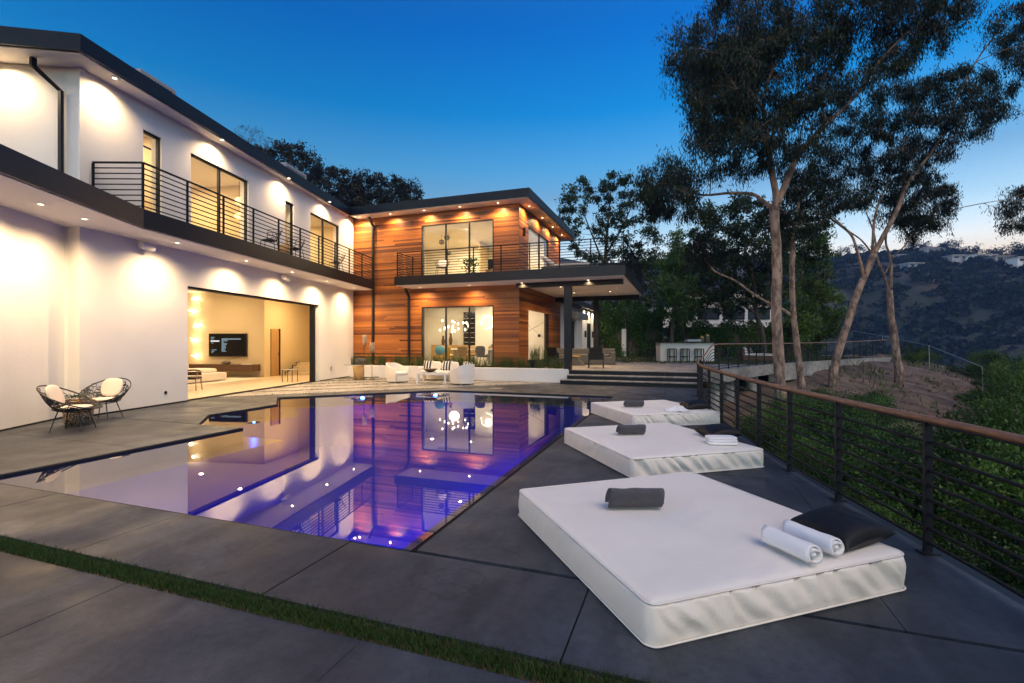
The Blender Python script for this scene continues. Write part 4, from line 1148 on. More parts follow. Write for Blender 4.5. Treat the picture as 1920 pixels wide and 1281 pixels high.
# ---- woven lounge chairs by the stucco wall
def lounge_chair(label, loc, rz):
    t = thing('lounge_chair', label, 'chair', loc, rz, 'woven chairs by the stucco wall'); t.scale = (.9, .9, .95)
    g = random.Random(11)
    def S(a, b_):            # bowl: a around (0 = front), b from seat centre to rim
        back = .5 - .5 * math.cos(a)      # 0 front, 1 back
        r = .20 + .25 * b_
        x = math.sin(a) * (r + .03 * back) * 1.05
        y = -math.cos(a) * r * -1 * 1.0
        y = -math.cos(a) * r
        h = .40 + (b_ ** 1.7) * (.03 + .46 * back ** 1.2)
        return np.array((x, y + .10 * back * b_, h))
    w = MB()
    for k in range(230):
        a = g.uniform(0, 2 * math.pi); b_ = g.uniform(.12, .97)
        c = S(a, b_); da = S(a + .05, b_) - c; db = S(a, min(1, b_ + .04)) - c
        da /= np.linalg.norm(da); db -= da * np.dot(da, db); db /= np.linalg.norm(db) + 1e-9
        r1, r2 = g.uniform(.035, .075), g.uniform(.028, .055)
        w.tube([tuple(c + da * r1 * math.cos(q) + db * r2 * math.sin(q)) for q in [2 * math.pi * i / 10 for i in range(10)]], .0075, 4, closed=True)
    w.tube([tuple(S(2 * math.pi * i / 36, 1)) for i in range(36)], .014, 5, closed=True)
    w.build('woven_shell', 'black', t, kind='stuff')
    MB().ellipsoid((0, -.03, .455), (.27, .27, .034), 24, 8, .7).build('seat_cushion', 'cream_fabric', t, smooth=True)
    c = MB().ellipsoid((0, 0, 0), (.24, .04, .22), 24, 10, .75).build('back_cushion', 'cream_fabric', t, smooth=True); c.location = (0, .31, .70); c.rotation_euler = (R(-22), 0, 0)
    MB().tube([tuple(S(2 * math.pi * i / 24, .35) + np.array((0, 0, -.035))) for i in range(24)], .011, 5, closed=True).build('seat_ring', 'black', t)
    for sx_, sy_ in ((-1, -1), (1, -1), (-1, 1), (1, 1)):
        MB().tube([(sx_ * .17, sy_ * .18, .39), (sx_ * .27, sy_ * .27, 0)], [.012, .009], 8).build('leg', 'black', t)
    return t
lounge_chair('woven black chair seen from the side, left of the log table', (-10.80, 5.80, 0), R(125))
lounge_chair('woven black chair facing the pool, right of the log table', (-11.75, 6.85, 0), R(28))
lt = thing('log_side_table', 'side table faced with sliced logs between the woven chairs', 'table', (-11.42, 6.22, 0))
MB().lathe([(.20, 0), (.235, .2), (.255, .43), (.255, .46)], n=32).build('drum', 'log_slices', lt, smooth=True)
MB().lathe([(.262, .46), (.262, .49)], n=32).build('table_top', 'tan_wood', lt)
bw = thing('planted_dish', 'small white dish of green succulents on the log table', 'planter', (-11.46, 6.24, .49))
MB().lathe([(.10, 0), (.15, .03), (.16, .06), (.14, .06), (.12, .045)], n=24).build('dish', 'white_paint', bw, smooth=True)
g = np.random.default_rng(4); a = g.uniform(0, 6.28, 160); q = .12 * np.sqrt(g.uniform(0, 1, 160))
grass_field('succulents', np.column_stack([q * np.cos(a), q * np.sin(a), np.full(160, .045)]), bw, h=.05, w=.022, lean=1.2, mt='shrub_leaf', seed=3, kind='stuff')

# ---- white seating on the patio
def tub_chair(label, loc, rz, w=.78, d=.74, h=.80, group='white chairs on the patio'):
    t = thing('armchair', label, 'chair', loc, rz, group)
    # wrap-round shell: a U in plan, higher at the back
    n = 28; ro = w / 2; m = MB()
    pts = []
    for i in range(n + 1):
        a = math.pi * i / n
        pts.append((ro * math.cos(a), d * .12 + ro * math.sin(a) * .95))
    pts = [(ro, -d * .5)] + pts + [(-ro, -d * .5)]
    N = len(pts)
    def height(i):
        y = pts[i][1]; tt = min(1, max(0, (y + d * .5) / (d)))
        return .56 + (h - .56) * tt ** 1.5
    for i in range(N):
        x, y = pts[i]; hh = height(i); f = .82
        for (k, z) in ((1.0, hh), (1.0, hh * .55), (.90, .06)):
            m.v.append((x * (1.0 if z > .3 else f + .08), y * k, z))
        for (k, z) in ((.84, .06), (.86, hh * .55), (.86, hh)):
            m.v.append((x * k, y * k - .0 if y < 0 else y * .88, z))
    for i in range(N - 1):
        for k in range(6):
            a, b_ = i * 6 + k, i * 6 + (k + 1) % 6
            m.f.append((a, b_, b_ + 6, a + 6))
    m.f += [tuple(range(5, -1, -1)), tuple((N - 1) * 6 + k for k in range(6))]
    m.build('shell', 'white_fabric', t, smooth=False, bevel=.02)
    MB().box((-w * .40, -d * .52, .06), (w * .40, d * .32, .30)).build('seat_base', 'white_fabric', t, bevel=.02)
    MB().ellipsoid((0, -d * .1, .37), (w * .41, d * .44, .085), 26, 10, .5).build('seat_cushion', 'white_fabric', t, smooth=True)
    for sx_ in (-1, 1):
        for y in (-d * .42, d * .3): MB().box((sx_ * w * .36 - .02, y - .02, 0), (sx_ * w * .36 + .02, y + .02, .07)).build('foot', 'grey_metal', t)
    return t
tub_chair('white wrapped armchair facing the pale table, nearer the glass topped drum table', (-11.15, 17.2, 0), R(75))
c2 = tub_chair('white wrapped armchair with its back to the pool and a black patterned pillow', (-8.1, 17.15, 0), R(-118))
def pattern_pillow(label, loc, rz, tilt, mt_cols=True, parent=None):
    t = thing('striped_pillow', label, 'pillow', loc, rz, 'striped pillows')
    a, b_, c = .22, .22, .08; m = pillow_mesh(a, b_, c, 24)
    # stripes: faces split by their column into white and black parts
    W_, B2 = MB(), MB(); W_.v = list(m.v); B2.v = list(m.v)
    for f in m.f:
        x = sum(m.v[i][0] for i in f) / 4
        (B2 if int((x + a) / (2 * a) * 6.999) % 2 else W_).f.append(f)
    for mm, nm, mt_ in ((W_, 'cover', 'white_fabric'), (B2, 'stripe', 'stripe_black')):
        o = mm.build(nm, mt_, t, smooth=True); o.rotation_euler = (R(90 - tilt), 0, 0); o.location = (0, 0, .21)
    return t
pattern_pillow('black patterned pillow in the white armchair', (-7.98, 17.24, .44), R(-118), 14)
sf = thing('outdoor_sofa', 'white framed outdoor sofa against the planter wall', 'sofa', (-10.0, 18.72, 0), R(4))
MB().box((-.85, -.36, .24), (.85, .36, .30)).build('frame', 'white_paint', sf, bevel=.01)
for sx_ in (-1, 1):
    for y in (-.32, .32): MB().box((sx_ * .82 - .03, y - .03, 0), (sx_ * .82 + .03, y + .03, .24)).build('leg', 'white_paint', sf)
    MB().box((sx_ * .84 - .03, -.36, .30), (sx_ * .84 + .03, .36, .60)).build('arm', 'white_paint', sf, bevel=.01)
for k in (-1, 1):
    MB().ellipsoid((k * .405, -.03, .37), (.40, .34, .085), 24, 8, .45).build('seat_cushion', 'white_fabric', sf, smooth=True)
    MB().ellipsoid((k * .405, .28, .60), (.40, .085, .21), 24, 8, .5).build('back_cushion', 'white_fabric', sf, smooth=True)
pattern_pillow('black and white striped pillow at the sofa end by the bowl', (-10.42, 18.5, .44), R(4), 18)
pattern_pillow('black and white striped pillow at the sofa end by the cushioned chair', (-9.52, 18.55, .44), R(4), 18)
ct = thing('coffee_table', 'low white patio table with four square legs', 'table', (-9.42, 17.2, 0), R(8))
MB().box((-.62, -.36, .40), (.62, .36, .45)).build('table_top', 'white_paint', ct, bevel=.006)
MB().box((-.56, -.30, .45), (.56, .30, .458)).build('glass_inlay', 'grey_metal', ct)
for sx_ in (-1, 1):
    for y in (-.32, .32): MB().box((sx_ * .575 - .035, y - .03, 0), (sx_ * .575 + .035, y + .03, .40)).build('leg', 'white_paint', ct)
bw = thing('wooden_bowl', 'wide dark wooden bowl on the white patio table', 'bowl', (-9.62, 17.25, .458))
MB().lathe([(.09, 0), (.2, .045), (.31, .13), (.29, .13), (.18, .06), (.0, .03)], n=28).build('bowl', 'brown_wood', bw, smooth=True)
# drum table with a glass top
dt = thing('drum_table', 'cork drum table with a thin round glass top by the stucco wing', 'table', (-13.45, 17.75, 0))
MB().lathe([(.20, 0), (.22, .3), (.25, .66)], n=28).build('drum', 'cork', dt, smooth=True)
MB().lathe([(.62, .665), (.62, .68)], n=40).build('glass_top', 'window_glass', dt)
MB().tube([(.62 * math.cos(i * R(10)), .62 * math.sin(i * R(10)), .672) for i in range(36)], .008, 5, closed=True).build('rim', 'grey_metal', dt)
wb = thing('wire_basket', 'round twisted wire basket on the glass topped drum table', 'basket', (-13.25, 17.6, .68))
g = random.Random(6); m = MB()
for k in range(16):
    a, b_ = g.uniform(0, 3.14), g.uniform(0, 3.14); u = np.array((math.cos(a), math.sin(a), 0)); v = np.array((-math.sin(a) * math.cos(b_), math.cos(a) * math.cos(b_), math.sin(b_)))
    m.tube([tuple((u * math.cos(q) + v * math.sin(q)) * np.array((.24, .24, .15)) + np.array((0, 0, .155))) for q in [2 * math.pi * i / 20 for i in range(20)]], .008, 4, closed=True)
m.build('wires', 'grey_wicker', wb, kind='stuff')
for k, (dx, dy, z0, hh, lab) in enumerate([(-.42, .18, .0, 1.95, 'tall driftwood sculpture on a thin rod beside the drum table'), (-.10, .32, 0, 1.62, 'shorter driftwood sculpture on a thin rod beside the drum table')]):
    t = thing('driftwood_sculpture', lab, 'sculpture', (-13.45 + dx + .35, 17.75 + dy + .3, 0), 0, 'driftwood sculptures')
    MB().tube([(0, 0, .02), (0, 0, hh - .3)], .012, 6).build('rod', 'dark_metal', t)
    MB().lathe([(.13, 0), (.13, .02)], n=18).build('foot', 'dark_metal', t)
    m = MB(); g = random.Random(k)
    for i in range(9):
        x = g.uniform(-.14, .14); y = g.uniform(-.07, .07)
        pts = [(x * (.5 + .12 * j) + g.uniform(-.03, .03), y + g.uniform(-.03, .03), hh - .45 + .12 * j) for j in range(5)]
        m.tube(pts, [.02, .04, .05, .045, .02], 6)
    m.build('driftwood', 'driftwood', t, smooth=True, kind='stuff')
# flush floor drain on the far deck
o = MB().box((-6.55, 15.9, .0025), (-6.1, 16.35, .005)).build('access_cover', 'terrace_concrete'); tag(o, 'square flush access cover in the concrete beyond the pool', 'cover')

# ---- upper terrace furniture
sf = thing('sectional_sofa', 'long grey outdoor sectional sofa under the balcony', 'sofa', (-4.55, 24.6, DECK2), R(8))
MB().box((-1.9, -.45, .03), (1.3, .45, .40)).build('seat_base', 'grey_wicker', sf, bevel=.03)
MB().box((-1.9, .28, .40), (1.3, .47, .80)).build('backrest', 'grey_wicker', sf, bevel=.04)
MB().box((1.08, -.45, .38), (1.32, .27, .64)).build('arm', 'grey_wicker', sf, bevel=.04)
for k in range(3): MB().ellipsoid((-1.4 + k * .98, -.1, .45), (.48, .34, .09), 22, 8, .5).build('seat_cushion', 'grey_wicker', sf, smooth=True)
o = thing('wedge_ottoman', 'angular grey wicker ottoman before the sectional sofa', 'ottoman', (-5.0, 23.3, DECK2), R(8))
MB().add([(-.9, -.3, 0), (.5, -.3, 0), (.5, .4, 0), (-.9, .4, 0), (-.7, -.3, .42), (.05, -.3, .42), (.05, .4, .42), (-.7, .4, .42)], [(0, 3, 2, 1), (4, 5, 6, 7), (0, 1, 5, 4), (1, 2, 6, 5), (2, 3, 7, 6), (3, 0, 4, 7)]).build('body', 'grey_wicker', o, bevel=.02)
o = thing('tray', 'round yellow tray on the grey ottoman', 'tray', (-5.0, 23.2, DECK2 + .42)); MB().lathe([(.26, 0), (.28, .04), (.26, .04), (.24, .012)], n=24).build('tray_dish', 'gold', o)
def sling_chair(label, loc, rz):
    t = thing('sling_armchair', label, 'chair', loc, rz, 'black terrace chairs')
    for sx_ in (-1, 1):
        MB().box((sx_ * .31 - .025, -.32, 0), (sx_ * .31 + .025, -.27, .62)).build('leg', 'black', t)
        MB().box((sx_ * .31 - .025, .27, 0), (sx_ * .31 + .025, .32, .62)).build('leg', 'black', t)
        MB().box((sx_ * .31 - .035, -.34, .62), (sx_ * .31 + .035, .36, .65)).build('arm', 'black', t)
    MB().box((-.285, -.3, .36), (.285, .28, .40)).build('seat', 'black', t)
    MB().add([(-.285, .24, .38), (.285, .24, .38), (.285, .40, .90), (-.285, .40, .90), (-.285, .28, .38), (.285, .28, .38), (.285, .44, .90), (-.285, .44, .90)],
             [(0, 1, 2, 3), (7, 6, 5, 4), (0, 4, 5, 1), (1, 5, 6, 2), (2, 6, 7, 3), (3, 7, 4, 0)]).build('backrest', 'black', t)
    return t
sling_chair('black sling chair with its back to the steps, before the sofa', (-3.62, 21.2, DECK2), R(188))
sling_chair('black sling chair at the cedar wall beside the column', (-5.25, 20.85, DECK2), R(150))
# outdoor bar
bar = thing('outdoor_bar', 'white outdoor bar with a dark counter top', 'bar', (.05, 30.6, DECK2), R(19.5))
MB().box((-1.58, -.45, 0), (1.58, .45, 1.10)).build('body', 'stucco', bar, bevel=.01)
MB().box((-1.78, -.62, 1.10), (1.64, .5, 1.15)).build('counter_top', 'dark_metal', bar)
fa = MB().tube([(-1.2, .1, 1.15), (-1.2, .1, 1.36)] + [(-1.2 + .08 - .08 * math.cos(R(a)), .1, 1.36 + .08 * math.sin(R(a))) for a in range(30, 181, 30)] + [(-1.04, .1, 1.30)], .012, 8).build('faucet', 'grey_metal', bar, smooth=True)
gr = MB().box((.12, -.1, 1.15), (.95, .35, 1.26)).build('grill', 'grey_metal', bar, bevel=.02); MB().box((.14, -.08, 1.26), (.93, .33, 1.31)).build('lid', 'roof_grey', gr, bevel=.02)
cb, sb = math.cos(R(19.5)), math.sin(R(19.5))
def barp(x, y, z=0): return (.05 + x * cb - y * sb, 30.6 + x * sb + y * cb, DECK2 + z)
for k, (x, hh) in enumerate(((1.08, .34), (1.40, .44))):
    t = thing('lantern', ['shorter wicker lantern with a yellow top on the bar', 'taller wicker lantern with a yellow top on the bar'][k], 'lantern', barp(x, .1, 1.151), 0, 'lanterns on the bar')
    MB().lathe([(.10, 0), (.10, hh - .1)], n=16).build('basket', 'grey_wicker', t)
    MB().lathe([(.085, hh - .1), (.085, hh - .04), (.03, hh)], n=16).build('cap', 'gold', t)
    for q in range(3): MB().tube([(.105 * math.cos(q * 2.1), .105 * math.sin(q * 2.1), 0), (.105 * math.cos(q * 2.1), .105 * math.sin(q * 2.1), hh + .06)], .008, 5).build('rod', 'tan_wood', t)
def stool(label, loc, rz):
    t = thing('bar_stool', label, 'stool', loc, rz, 'bar stools')
    MB().box((-.20, -.19, .72), (.20, .19, .76)).build('seat', 'black', t)
    for sx_ in (-1, 1):
        for sy_ in (-1, 1): MB().box((sx_ * .185 - .024, sy_ * .175 - .024, 0), (sx_ * .185 + .024, sy_ * .175 + .024, .72)).build('leg', 'black', t)
    for sy_ in (-1, 1): MB().box((-.16, sy_ * .175 - .015, .26), (.16, sy_ * .175 + .015, .31)).build('stretcher', 'black', t)
    return t
for k, x in enumerate((-.98, -.22, .60)): stool(['black bar stool at the faucet end of the bar front', 'black bar stool in the middle of the bar front', 'black bar stool at the lantern end of the bar front'][k], barp(x, -.70), R(19.5))
stool('black bar stool standing off the end of the bar by the hedge', barp(-2.05, -.2), R(40))
db = thing('daybed', 'low brown wooden daybed with a white pad on the lawn', 'daybed', (4.3, 33.2, DECK2), R(12))
MB().box((-1.0, -.5, 0), (1.0, .5, .30)).build('platform', 'brown_wood', db, bevel=.01)
MB().box((-1.05, -.5, .30), (-.92, .5, .75)).build('headboard', 'brown_wood', db)
MB().box((-.9, -.46, .30), (.97, .46, .42)).build('pad', 'white_fabric', db, bevel=.04)
for k, x in enumerate((-.72, -.42)):
    o = pillow_mesh(.24, .22, .08).build('pillow', 'white_fabric' if k == 0 else 'grey_wicker', None, smooth=True)
    o.location = (4.3 + x * .978, 33.2 + x * .2 - .1, DECK2 + .62); o.rotation_euler = (R(70), 0, R(12 + 60)); tag(o, ['white pillow leaning on the daybed headboard', 'grey pillow leaning on the daybed'][k], 'pillow')

# ---- balcony furniture
def wire_chair(label, loc, rz, cush=None, group='wire chairs on the balconies'):
    t = thing('wire_chair', label, 'chair', loc, rz, group)
    for sx_ in (-1, 1):
        for sy_ in (-1, 1): MB().tube([(sx_ * .20, sy_ * .19, .43), (sx_ * .26, sy_ * .25, 0)], .011, 6).build('leg', 'black', t)
    MB().tube([(.24 * math.cos(R(a)), .23 * math.sin(R(a)), .44) for a in range(0, 360, 20)], .012, 5, closed=True).build('seat_ring', 'black', t)
    MB().ellipsoid((0, 0, .45), (.22, .21, .03), 18, 6).build('seat', cush or 'black', t, smooth=True)
    m = MB()
    for q in range(4):
        r_ = .25 + .03 * q; z = .56 + .09 * q
        m.tube([(r_ * math.cos(R(a)), r_ * math.sin(R(a)) + .02 * q, z - .10 * abs(math.cos(R(a))) ** 2) for a in range(-5, 190, 15)], .009, 5)
    for a in range(0, 181, 30): m.tube([(.23 * math.cos(R(a)), .22 * math.sin(R(a)), .44), (.33 * math.cos(R(a)), .33 * math.sin(R(a)) + .05, .80 - .12 * abs(math.cos(R(a))))], .008, 5)
    m.build('backrest', 'black', t, kind='stuff')
    if cush:
        o = MB().ellipsoid((0, 0, 0), (.2, .05, .19), 18, 8, .8).build('back_cushion', cush, t, smooth=True); o.location = (0, .22, .66); o.rotation_euler = (R(-15), 0, 0)
    return t
w = WING(.55, 7.3); wire_chair('black wire chair on the stucco wing balcony by the pendants', (w[0], w[1], 4.63), R(-60))
w = WING(.55, 8.75); wire_chair('black wire chair on the stucco wing balcony by the narrow window', (w[0], w[1], 4.63), R(-100))
w = WING(.55, 11.9); wire_chair('black wire chair on the stucco wing balcony by the far sliding door', (w[0], w[1], 4.63), R(-70))
w = WING(.6, 8.05); t = thing('stump_table', 'round wooden stump table between the balcony wire chairs', 'table', (w[0], w[1], 4.63)); MB().lathe([(.19, 0), (.17, .2), (.2, .42)], n=18).build('stump', 'cork', t, smooth=True)
wire_chair('black wire chair with white cushions on the cedar wing balcony', (-10.2, 19.35, 4.56), R(20), 'white_fabric')
t = thing('chaise_lounge', 'padded brown chaise lounge on the cedar wing balcony', 'chaise', (-4.6, 19.7, 4.56), R(4))
MB().box((-1.0, -.32, .12), (1.0, .32, .24)).build('base', 'grey_wicker', t, bevel=.03)
o = MB().ellipsoid((0, 0, 0), (.42, .32, .10), 24, 8, .6).build('backrest', 'cream_fabric', t, smooth=True); o.location = (-.72, 0, .46); o.rotation_euler = (0, R(38), 0)
MB().ellipsoid((.3, 0, .29), (.72, .31, .075), 26, 8, .5).build('pad', 'cream_fabric', t, smooth=True)
# ================================================================ TREES AND PLANTS
def leaf_arrays(C, axis, L, W, g):
    """diamond leaves: centres C (n,3), long axes (n,3)"""
    n = len(C); ax = axis / (np.linalg.norm(axis, axis=1, keepdims=True) + 1e-9)
    r = g.normal(size=(n, 3)); sd = np.cross(ax, r); sd /= np.linalg.norm(sd, axis=1, keepdims=True) + 1e-9
    L = (L * g.uniform(.6, 1.25, n))[:, None]; W = (W * g.uniform(.7, 1.3, n))[:, None]
    nm = np.cross(ax, sd)
    V = np.stack([C - ax * L / 2, C + sd * W / 2 + nm * W * .15, C + ax * L / 2, C - sd * W / 2 + nm * W * .15], 1)
    return V
def leaves_obj(name, Vs, mt, parent, tone, **kw):
    V = np.concatenate(Vs); n = len(V)
    Qd = np.arange(n * 4).reshape(n, 4)
    return quad_mesh(name, V.reshape(-1, 3), Qd, mt, parent, tone=tone, **kw)
def poly_sample(poly, n, g):
    xs = [p[0] for p in poly]; ys_ = [p[1] for p in poly]; out = []
    while len(out) < n:
        x, y = g.uniform(min(xs), max(xs)), g.uniform(min(ys_), max(ys_))
        c = False
        for i in range(len(poly)):
            (xa, ya), (xb, yb) = poly[i], poly[i - 1]
            if (ya > y) != (yb > y) and x < (xb - xa) * (y - ya) / (yb - ya) + xa: c = not c
        if c: out.append((x, y))
    return out
def spread(poly, n, g):
    """n points in the polygon, well apart (best of several candidates)"""
    pts = []
    for _ in range(n):
        best, bd = None, -1
        for c in poly_sample(poly, 6, g):
            d = min([(c[0] - p[0]) ** 2 + (c[1] - p[1]) ** 2 for p in pts] or [1e9])
            if d > bd: best, bd = c, d
        pts.append(best)
    return pts
def make_tree(name, label, Z, limbs, crowns, mt='euc_leaf', bk='euc_bark', leaf=(.22, .04), droop=1.0, per=360, dz=2.6, blob=.75, group=None, seed=1, twig=True):
    """limbs: (list of (px,py[,dZ]), r0, r1); crowns: (polygon in photo pixels, number of leaf clumps[, dZ]).
    Pixels give directions only; the distance is the tree's own, with clumps spread in depth."""
    g = np.random.default_rng(seed); rr = random.Random(seed)
    b0 = limbs[0][0][0] if limbs else crowns[0][0][0]
    base = np.array(cam_pt(b0[0], b0[1], Z))
    t = thing(name, label, 'tree', tuple(base), 0, group)
    nodes = []
    tr = MB()
    for li, (pts, r0, r1) in enumerate(limbs):
        w = [np.array(cam_pt(p[0], p[1], Z + (p[2] if len(p) > 2 else 0))) - base for p in pts]
        w = [np.array(p) for p in smooth_path([tuple(p) for p in w], 4)]
        rad = [r0 + (r1 - r0) * (i / (len(w) - 1)) ** .8 for i in range(len(w))]
        if li == 0:
            rad[0] *= 1.1; rad[1] *= 1.04
            w.insert(0, w[0] + np.array((0, 0, -1.2))); rad.insert(0, rad[0] * 1.1)
        wob = [tuple(p + np.array((mnoise.noise(Vector((*p,))) * .25 * q, mnoise.noise(Vector((p[2], p[0], 3))) * .25 * q, 0))) for p, q in zip(w, rad)]
        tr.tube(wob, [q * (1 + .12 * mnoise.noise(Vector((p[2] * 1.3, p[0], 7)))) for p, q in zip(w, rad)], 12 if r0 > .1 else 7)
        nodes += [(np.array(p), q) for p, q in zip(wob, rad)][len(w) // 3:] if li == 0 else [(np.array(p), q) for p, q in zip(wob, rad)][1:]
    Vs, tones = [], []
    br = MB()
    for cr in crowns:
        poly, n = cr[0], cr[1]; cdz = cr[2] if len(cr) > 2 else 0
        for (px, py_) in spread(poly, n, rr):
            c = np.array(cam_pt(px, py_, Z + cdz + rr.uniform(-dz, dz))) - base
            if nodes and twig:
                nb = min(nodes, key=lambda q: np.linalg.norm(q[0] - c) + max(0, (q[0][2] - c[2])) * .8)
                a = nb[0]; mid = (a + c) / 2 + np.array((rr.uniform(-.3, .3), rr.uniform(-.3, .3), rr.uniform(0, .5))) * min(1, np.linalg.norm(c - a) * .3)
                r0 = min(nb[1] * .55, .012 + .012 * np.linalg.norm(c - a))
                pth = smooth_path([tuple(a), tuple(mid), tuple(c)], 3)
                br.tube(pth, [r0 + (.008 - r0) * i / 6 for i in range(7)], 5, caps=False)
                nodes.append((np.array(mid), r0 * .7))
            bs = blob * rr.uniform(.65, 1.3); base_tone = rr.uniform(0, .55)
            nt_ = 9
            for _ in range(nt_):
                d = g.normal(size=3); d /= np.linalg.norm(d); d[2] = d[2] * .6 + .1
                tip = c + d * bs * g.uniform(.5, 1.15)
                if twig: br.tube([tuple(c), tuple((c + tip) / 2 + np.array((0, 0, .06))), tuple(tip)], [.008, .006, .003], 3, caps=False)
                k = int(per / nt_); s = g.uniform(.25, 1.1, k)[:, None]
                C = c + (tip - c) * s + g.normal(size=(k, 3)) * bs * .16
                ax = g.normal(size=(k, 3)) * .55; ax[:, 2] -= droop
                C[:, 2] -= droop * g.uniform(0, .34, k) * bs
                Vs.append(leaf_arrays(C, ax, leaf[0], leaf[1], g)); tones.append(np.clip(base_tone + g.uniform(-.1, .45, k), 0, 1))
    if tr.v: tr.build('trunk', bk, t, smooth=True)
    if br.v: br.build('branches', bk, t, kind='stuff')
    leaves_obj('crown', Vs, mt, t, np.concatenate(tones), kind='stuff')
    return t
EG = 'gum trees beside the deck'
make_tree('eucalyptus_tree', 'tall pale gum tree with the thickest trunk and a long low side branch', 19,
    [([(1464, 742), (1461, 690), (1457, 620), (1456, 560), (1457, 480), (1452, 410), (1452, 384)], .215, .165),
     ([(1453, 388), (1455, 367), (1446, 319), (1442, 285), (1434, 225), (1431, 204), (1410, 176), (1391, 150), (1376, 131), (1352, 116)], .15, .03),
     ([(1456, 385), (1477, 337), (1500, 285), (1519, 266), (1549, 232), (1579, 206), (1612, 169), (1642, 124), (1672, 90), (1717, 49), (1760, 10)], .14, .03),
     ([(1450, 392), (1430, 376), (1410, 364), (1369, 362), (1320, 366), (1286, 356), (1256, 330)], .09, .025),
     ([(1441, 292), (1425, 245), (1414, 210), (1404, 180), (1388, 135), (1380, 80), (1390, 20)], .08, .02),
     ([(1431, 204), (1440, 150), (1465, 100), (1480, 40), (1500, -30)], .07, .02),
     ([(1549, 232), (1540, 170), (1560, 110), (1590, 40), (1600, -40)], .06, .02),
     ([(1443, 290), (1465, 262), (1470, 220), (1490, 190)], .05, .02)],
    [([(1247, 100), (1275, 75), (1310, 50), (1345, 0), (1350, -80), (1500, -130), (1700, -120), (1820, -60), (1822, 10), (1800, 55), (1760, 85), (1700, 120), (1640, 140), (1590, 180), (1560, 220), (1500, 290), (1440, 320), (1400, 330), (1360, 325), (1325, 300), (1300, 250), (1310, 200), (1280, 140)], 165),
     ([(1208, 335), (1235, 295), (1270, 292), (1292, 330), (1310, 370), (1290, 400), (1250, 415), (1215, 400)], 16),
     ([(1300, 120), (1420, 40), (1480, 60), (1420, 180), (1340, 260), (1300, 200)], 40)],
    leaf=(.20, .034), per=620, droop=1.5, blob=.8, group=EG, seed=3)
make_tree('eucalyptus_tree', 'slim pale gum tree close behind the thickest trunk', 22,
    [([(1503, 720), (1496, 665), (1489, 600), (1485, 520), (1487, 446)], .15, .11),
     ([(1487, 446), (1494, 405), (1500, 368), (1508, 330)], .085, .03), ([(1487, 446), (1477, 420), (1468, 398), (1455, 370)], .07, .03),
     ([(1484, 592), (1469, 581), (1450, 573), (1414, 552), (1378, 526), (1340, 508), (1318, 480)], .075, .03)],
    [([(1440, 420), (1470, 340), (1520, 310), (1550, 370), (1530, 430), (1500, 450)], 20), ([(1295, 480), (1320, 440), (1345, 480), (1330, 505)], 6)],
    leaf=(.24, .045), per=330, group=EG, seed=4)
make_tree('eucalyptus_tree', 'pale pink gum tree with a strongly leaning trunk', 24.5,
    [([(1562, 700), (1578, 640), (1592, 599), (1608, 548), (1624, 512), (1638, 477)], .20, .155),
     ([(1617, 525), (1616, 500), (1608, 473), (1596, 440), (1570, 418), (1552, 405), (1540, 385), (1530, 350), (1520, 300)], .09, .025),
     ([(1638, 477), (1657, 442), (1684, 390), (1699, 349), (1721, 319), (1744, 289), (1774, 240), (1792, 187), (1830, 116), (1867, 64)], .13, .03),
     ([(1636, 480), (1637, 450), (1640, 410), (1650, 375), (1665, 340), (1670, 290)], .09, .02),
     ([(1636, 476), (1615, 450), (1590, 432), (1560, 405), (1545, 392)], .05, .02),
     ([(1699, 349), (1690, 300), (1700, 250), (1730, 190)], .06, .02)],
    [([(1528, 290), (1570, 235), (1620, 190), (1660, 160), (1720, 150), (1790, 130), (1850, 130), (1905, 150), (1890, 195), (1860, 240), (1800, 262), (1790, 305), (1755, 285), (1735, 310), (1660, 350), (1600, 400), (1560, 395), (1530, 350)], 88),
     ([(1855, 55), (1890, 10), (1960, -20), (1990, 60), (1950, 140), (1890, 120)], 20)],
    leaf=(.21, .036), per=560, droop=1.5, group=EG, seed=5)
make_tree('eucalyptus_tree', 'straight pale gum tree on the bare earth bank', 27.5,
    [([(1686, 694), (1677, 640), (1671, 590), (1668, 545)], .21, .155),
     ([(1668, 548), (1663, 535), (1656, 512), (1645, 482), (1640, 440), (1625, 400)], .10, .03),
     ([(1669, 548), (1671, 500), (1668, 477), (1661, 450), (1672, 400), (1700, 340)], .10, .03),
     ([(1660, 512), (1675, 482), (1695, 463), (1714, 434), (1740, 405), (1762, 403), (1800, 390), (1856, 379), (1894, 373), (1925, 360)], .05, .015)],
    [([(1640, 400), (1690, 330), (1760, 330), (1792, 360), (1782, 410), (1745, 430), (1712, 450), (1690, 420)], 34),
     ([(1875, 400), (1890, 360), (1930, 350), (1930, 440), (1895, 445)], 8)],
    leaf=(.22, .038), per=440, droop=1.5, dz=2, group=EG, seed=6)
BG = 'trees behind the terrace'
make_tree('background_tree', 'tall airy tree rising behind the cedar wing balcony', 48,
    [([(1130, 640), (1130, 560), (1135, 480), (1140, 420), (1145, 360)], .3, .06), ([(1133, 500), (1110, 440), (1090, 390)], .12, .04), ([(1135, 480), (1170, 420), (1190, 370)], .12, .04), ([(1132, 540), (1180, 480), (1210, 440)], .1, .04)],
    [([(1045, 400), (1060, 355), (1110, 332), (1170, 325), (1215, 350), (1235, 400), (1230, 450), (1205, 480), (1120, 520), (1070, 460)], 60), ([(1190, 480), (1230, 470), (1240, 560), (1200, 580), (1120, 570), (1120, 530)], 30)],
    mt='tree_leaf', bk='dark_bark', leaf=(.36, .13), droop=.3, per=190, blob=1.0, dz=3, group=BG, seed=7)
